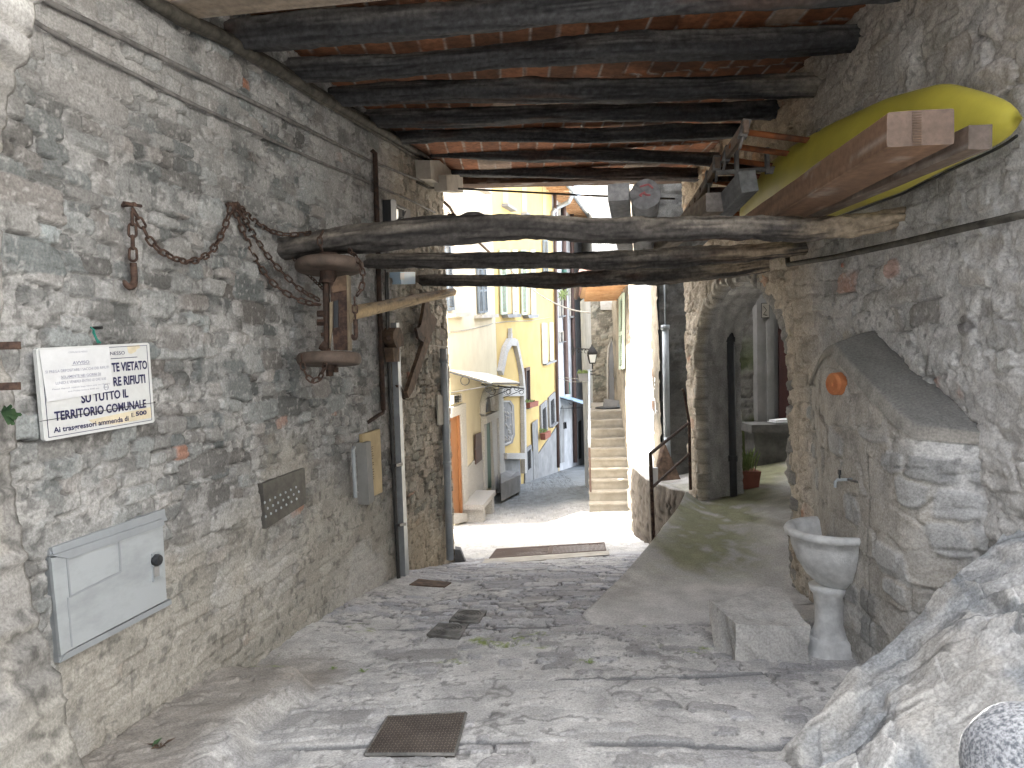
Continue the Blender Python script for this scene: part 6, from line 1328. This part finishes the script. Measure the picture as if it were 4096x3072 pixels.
# corner stone at the street opening
q = gpt(1850, 2248); roughbox('corner_stone', [(q.x-.08, q.y-.1, q.z-.2), (q.x+.13, q.y-.12, q.z-.2), (q.x+.10, q.y+.12, q.z-.2), (q.x-.10, q.y+.12, q.z-.2), (q.x-.07, q.y-.05, q.z+.15), (q.x-.015, q.y-.05, q.z+.14), (q.x-.02, q.y+.06, q.z+.15), (q.x-.08, q.y+.06, q.z+.16)], M['conc'], 'dark wedge shaped guard stone at the foot of the left street corner', 'stone', 51, 20, .01, (.12, .12, .125))
# handrail beside the ramp
hr = thing('handrail', 'thin rusty iron handrail of two bars beside the ramp edge', 'railing', (1.25, 6.1, 0))
p1 = Vector((1.215, 6.12, float(rz(np.array(1.24), np.array(6.12))))); t1 = atY(2601, 1815, 6.12); p2 = Vector((1.885, 7.6, .18)); t2 = atY(2757, 1690, 7.6); m1 = atY(2606, 1952, 6.12); m2 = atY(2757, 1815, 7.6)
MB().tube([Vector((t1.x, t1.y, t1.z)), Vector((t1.x+.012, 6.12, p1.z-.12))], .017, 8).build('post', M['rust'], hr); MB().tube([t2, p2], .017, 8).build('post', M['rust'], hr)
MB().tube([t1, t2], .015, 8).build('top_bar', M['rust'], hr); MB().tube([m1, m2], .013, 8).build('lower_bar', M['rust'], hr)
MB().tube([t2, atY(2735, 1565, 7.55), atY(2729, 1556, 7.54)], .015, 8).build('slanted_bar', M['rust'], hr)
# things in the recess beyond the arch
wp_ = Pl((1.94, 9.22), (4.94, 9.22))
o = MB().tube([wp_.hit(2661, 1302, .08), wp_.hit(2668, 1745, .08)], .042, 14).tube([wp_.hit(2661, 1300, .08), wp_.hit(2661.3, 1318, .08)], .055, 14).tube([wp_.hit(2656, 1060, .08), wp_.hit(2661, 1302, .08)], .010, 6).tube([wp_.hit(2668, 1745, .08), wp_.hit(2672, 1850, .08)], .04, 14).build('downpipe', M['galv'], smooth=True); tag(o, 'pale grey downpipe on the dark recess wall beyond the arch', 'pipe')
q = wp_.hit(2650, 1915, .9); o = MB().prism([wp_.hit(2612, 1925, .5), wp_.hit(2720, 1915, .35), wp_.hit(2658, 1775, .12), wp_.hit(2640, 1790, .14)], (0, -.04, 0)).build('brown_board', M['bark']); tag(o, 'brown triangular board leaning in the recess behind the handrail', 'board')
o = MB().prism([wp_.hit(2604, 1872, 1.0), wp_.hit(2632, 1872, 1.0), wp_.hit(2632, 1945, 1.0), wp_.hit(2604, 1945, 1.0)], (0, .06, 0)).build('white_panel', M['paper']); tag(o, 'small white panel standing behind the handrail post', 'panel')
q = gpt(2420, 2190); mb = MB()
# weeds and leaves
def weed(px, py, n, h, seed, lab, m='leafp', sp=.05):
    p = gpt(px, py); r = random.Random(seed); V = [p]; F = []
    for k in range(n):
        a = r.uniform(0, 6.28); L_ = r.uniform(.3, 1)*h+r.uniform(0, sp)*.8; e = p+Vector((L_*math.cos(a)*1.3, L_*math.sin(a), L_*.30+.004)); w = Vector((-math.sin(a), math.cos(a), 0))*L_*.15; m_ = (p+e)/2+Vector((0, 0, .006)); b = len(V); V += [m_+w, e, m_-w]; F.append((0, b, b+1, b+2))
    o = mobj('weed', V, F, M[m]); tag(o, lab, 'weed')
weed(2360, 2655, 26, .012, 3, 'tiny green weed tuft in the middle of the paving', 'leafp', .025)
weed(1330, 2680, 22, .012, 5, 'tiny green weed tuft at the left of the paving', 'leafp', .022)
weed(1455, 2690, 14, .02, 6, 'smaller green sprig beside the left weed tuft', 'leafp', .02)
weed(640, 2990, 18, .02, 9, 'dry grass clump and leaf litter at the bottom left', 'bark', .05)
p = gpt(600, 3005); q = gpt(650, 2965); nn = (q-p).normalized(); w = Vector((-nn.y, nn.x, 0))*.008; o = MB().add([p, (p+q)/2+w+Vector((0, 0, .02)), q+Vector((0, 0, .015)), (p+q)/2-w+Vector((0, 0, .012))], [(0, 1, 2, 3)]).build('fallen_leaf', M['leaf']); tag(o, 'long green fallen leaf at the bottom left of the paving', 'leaf')
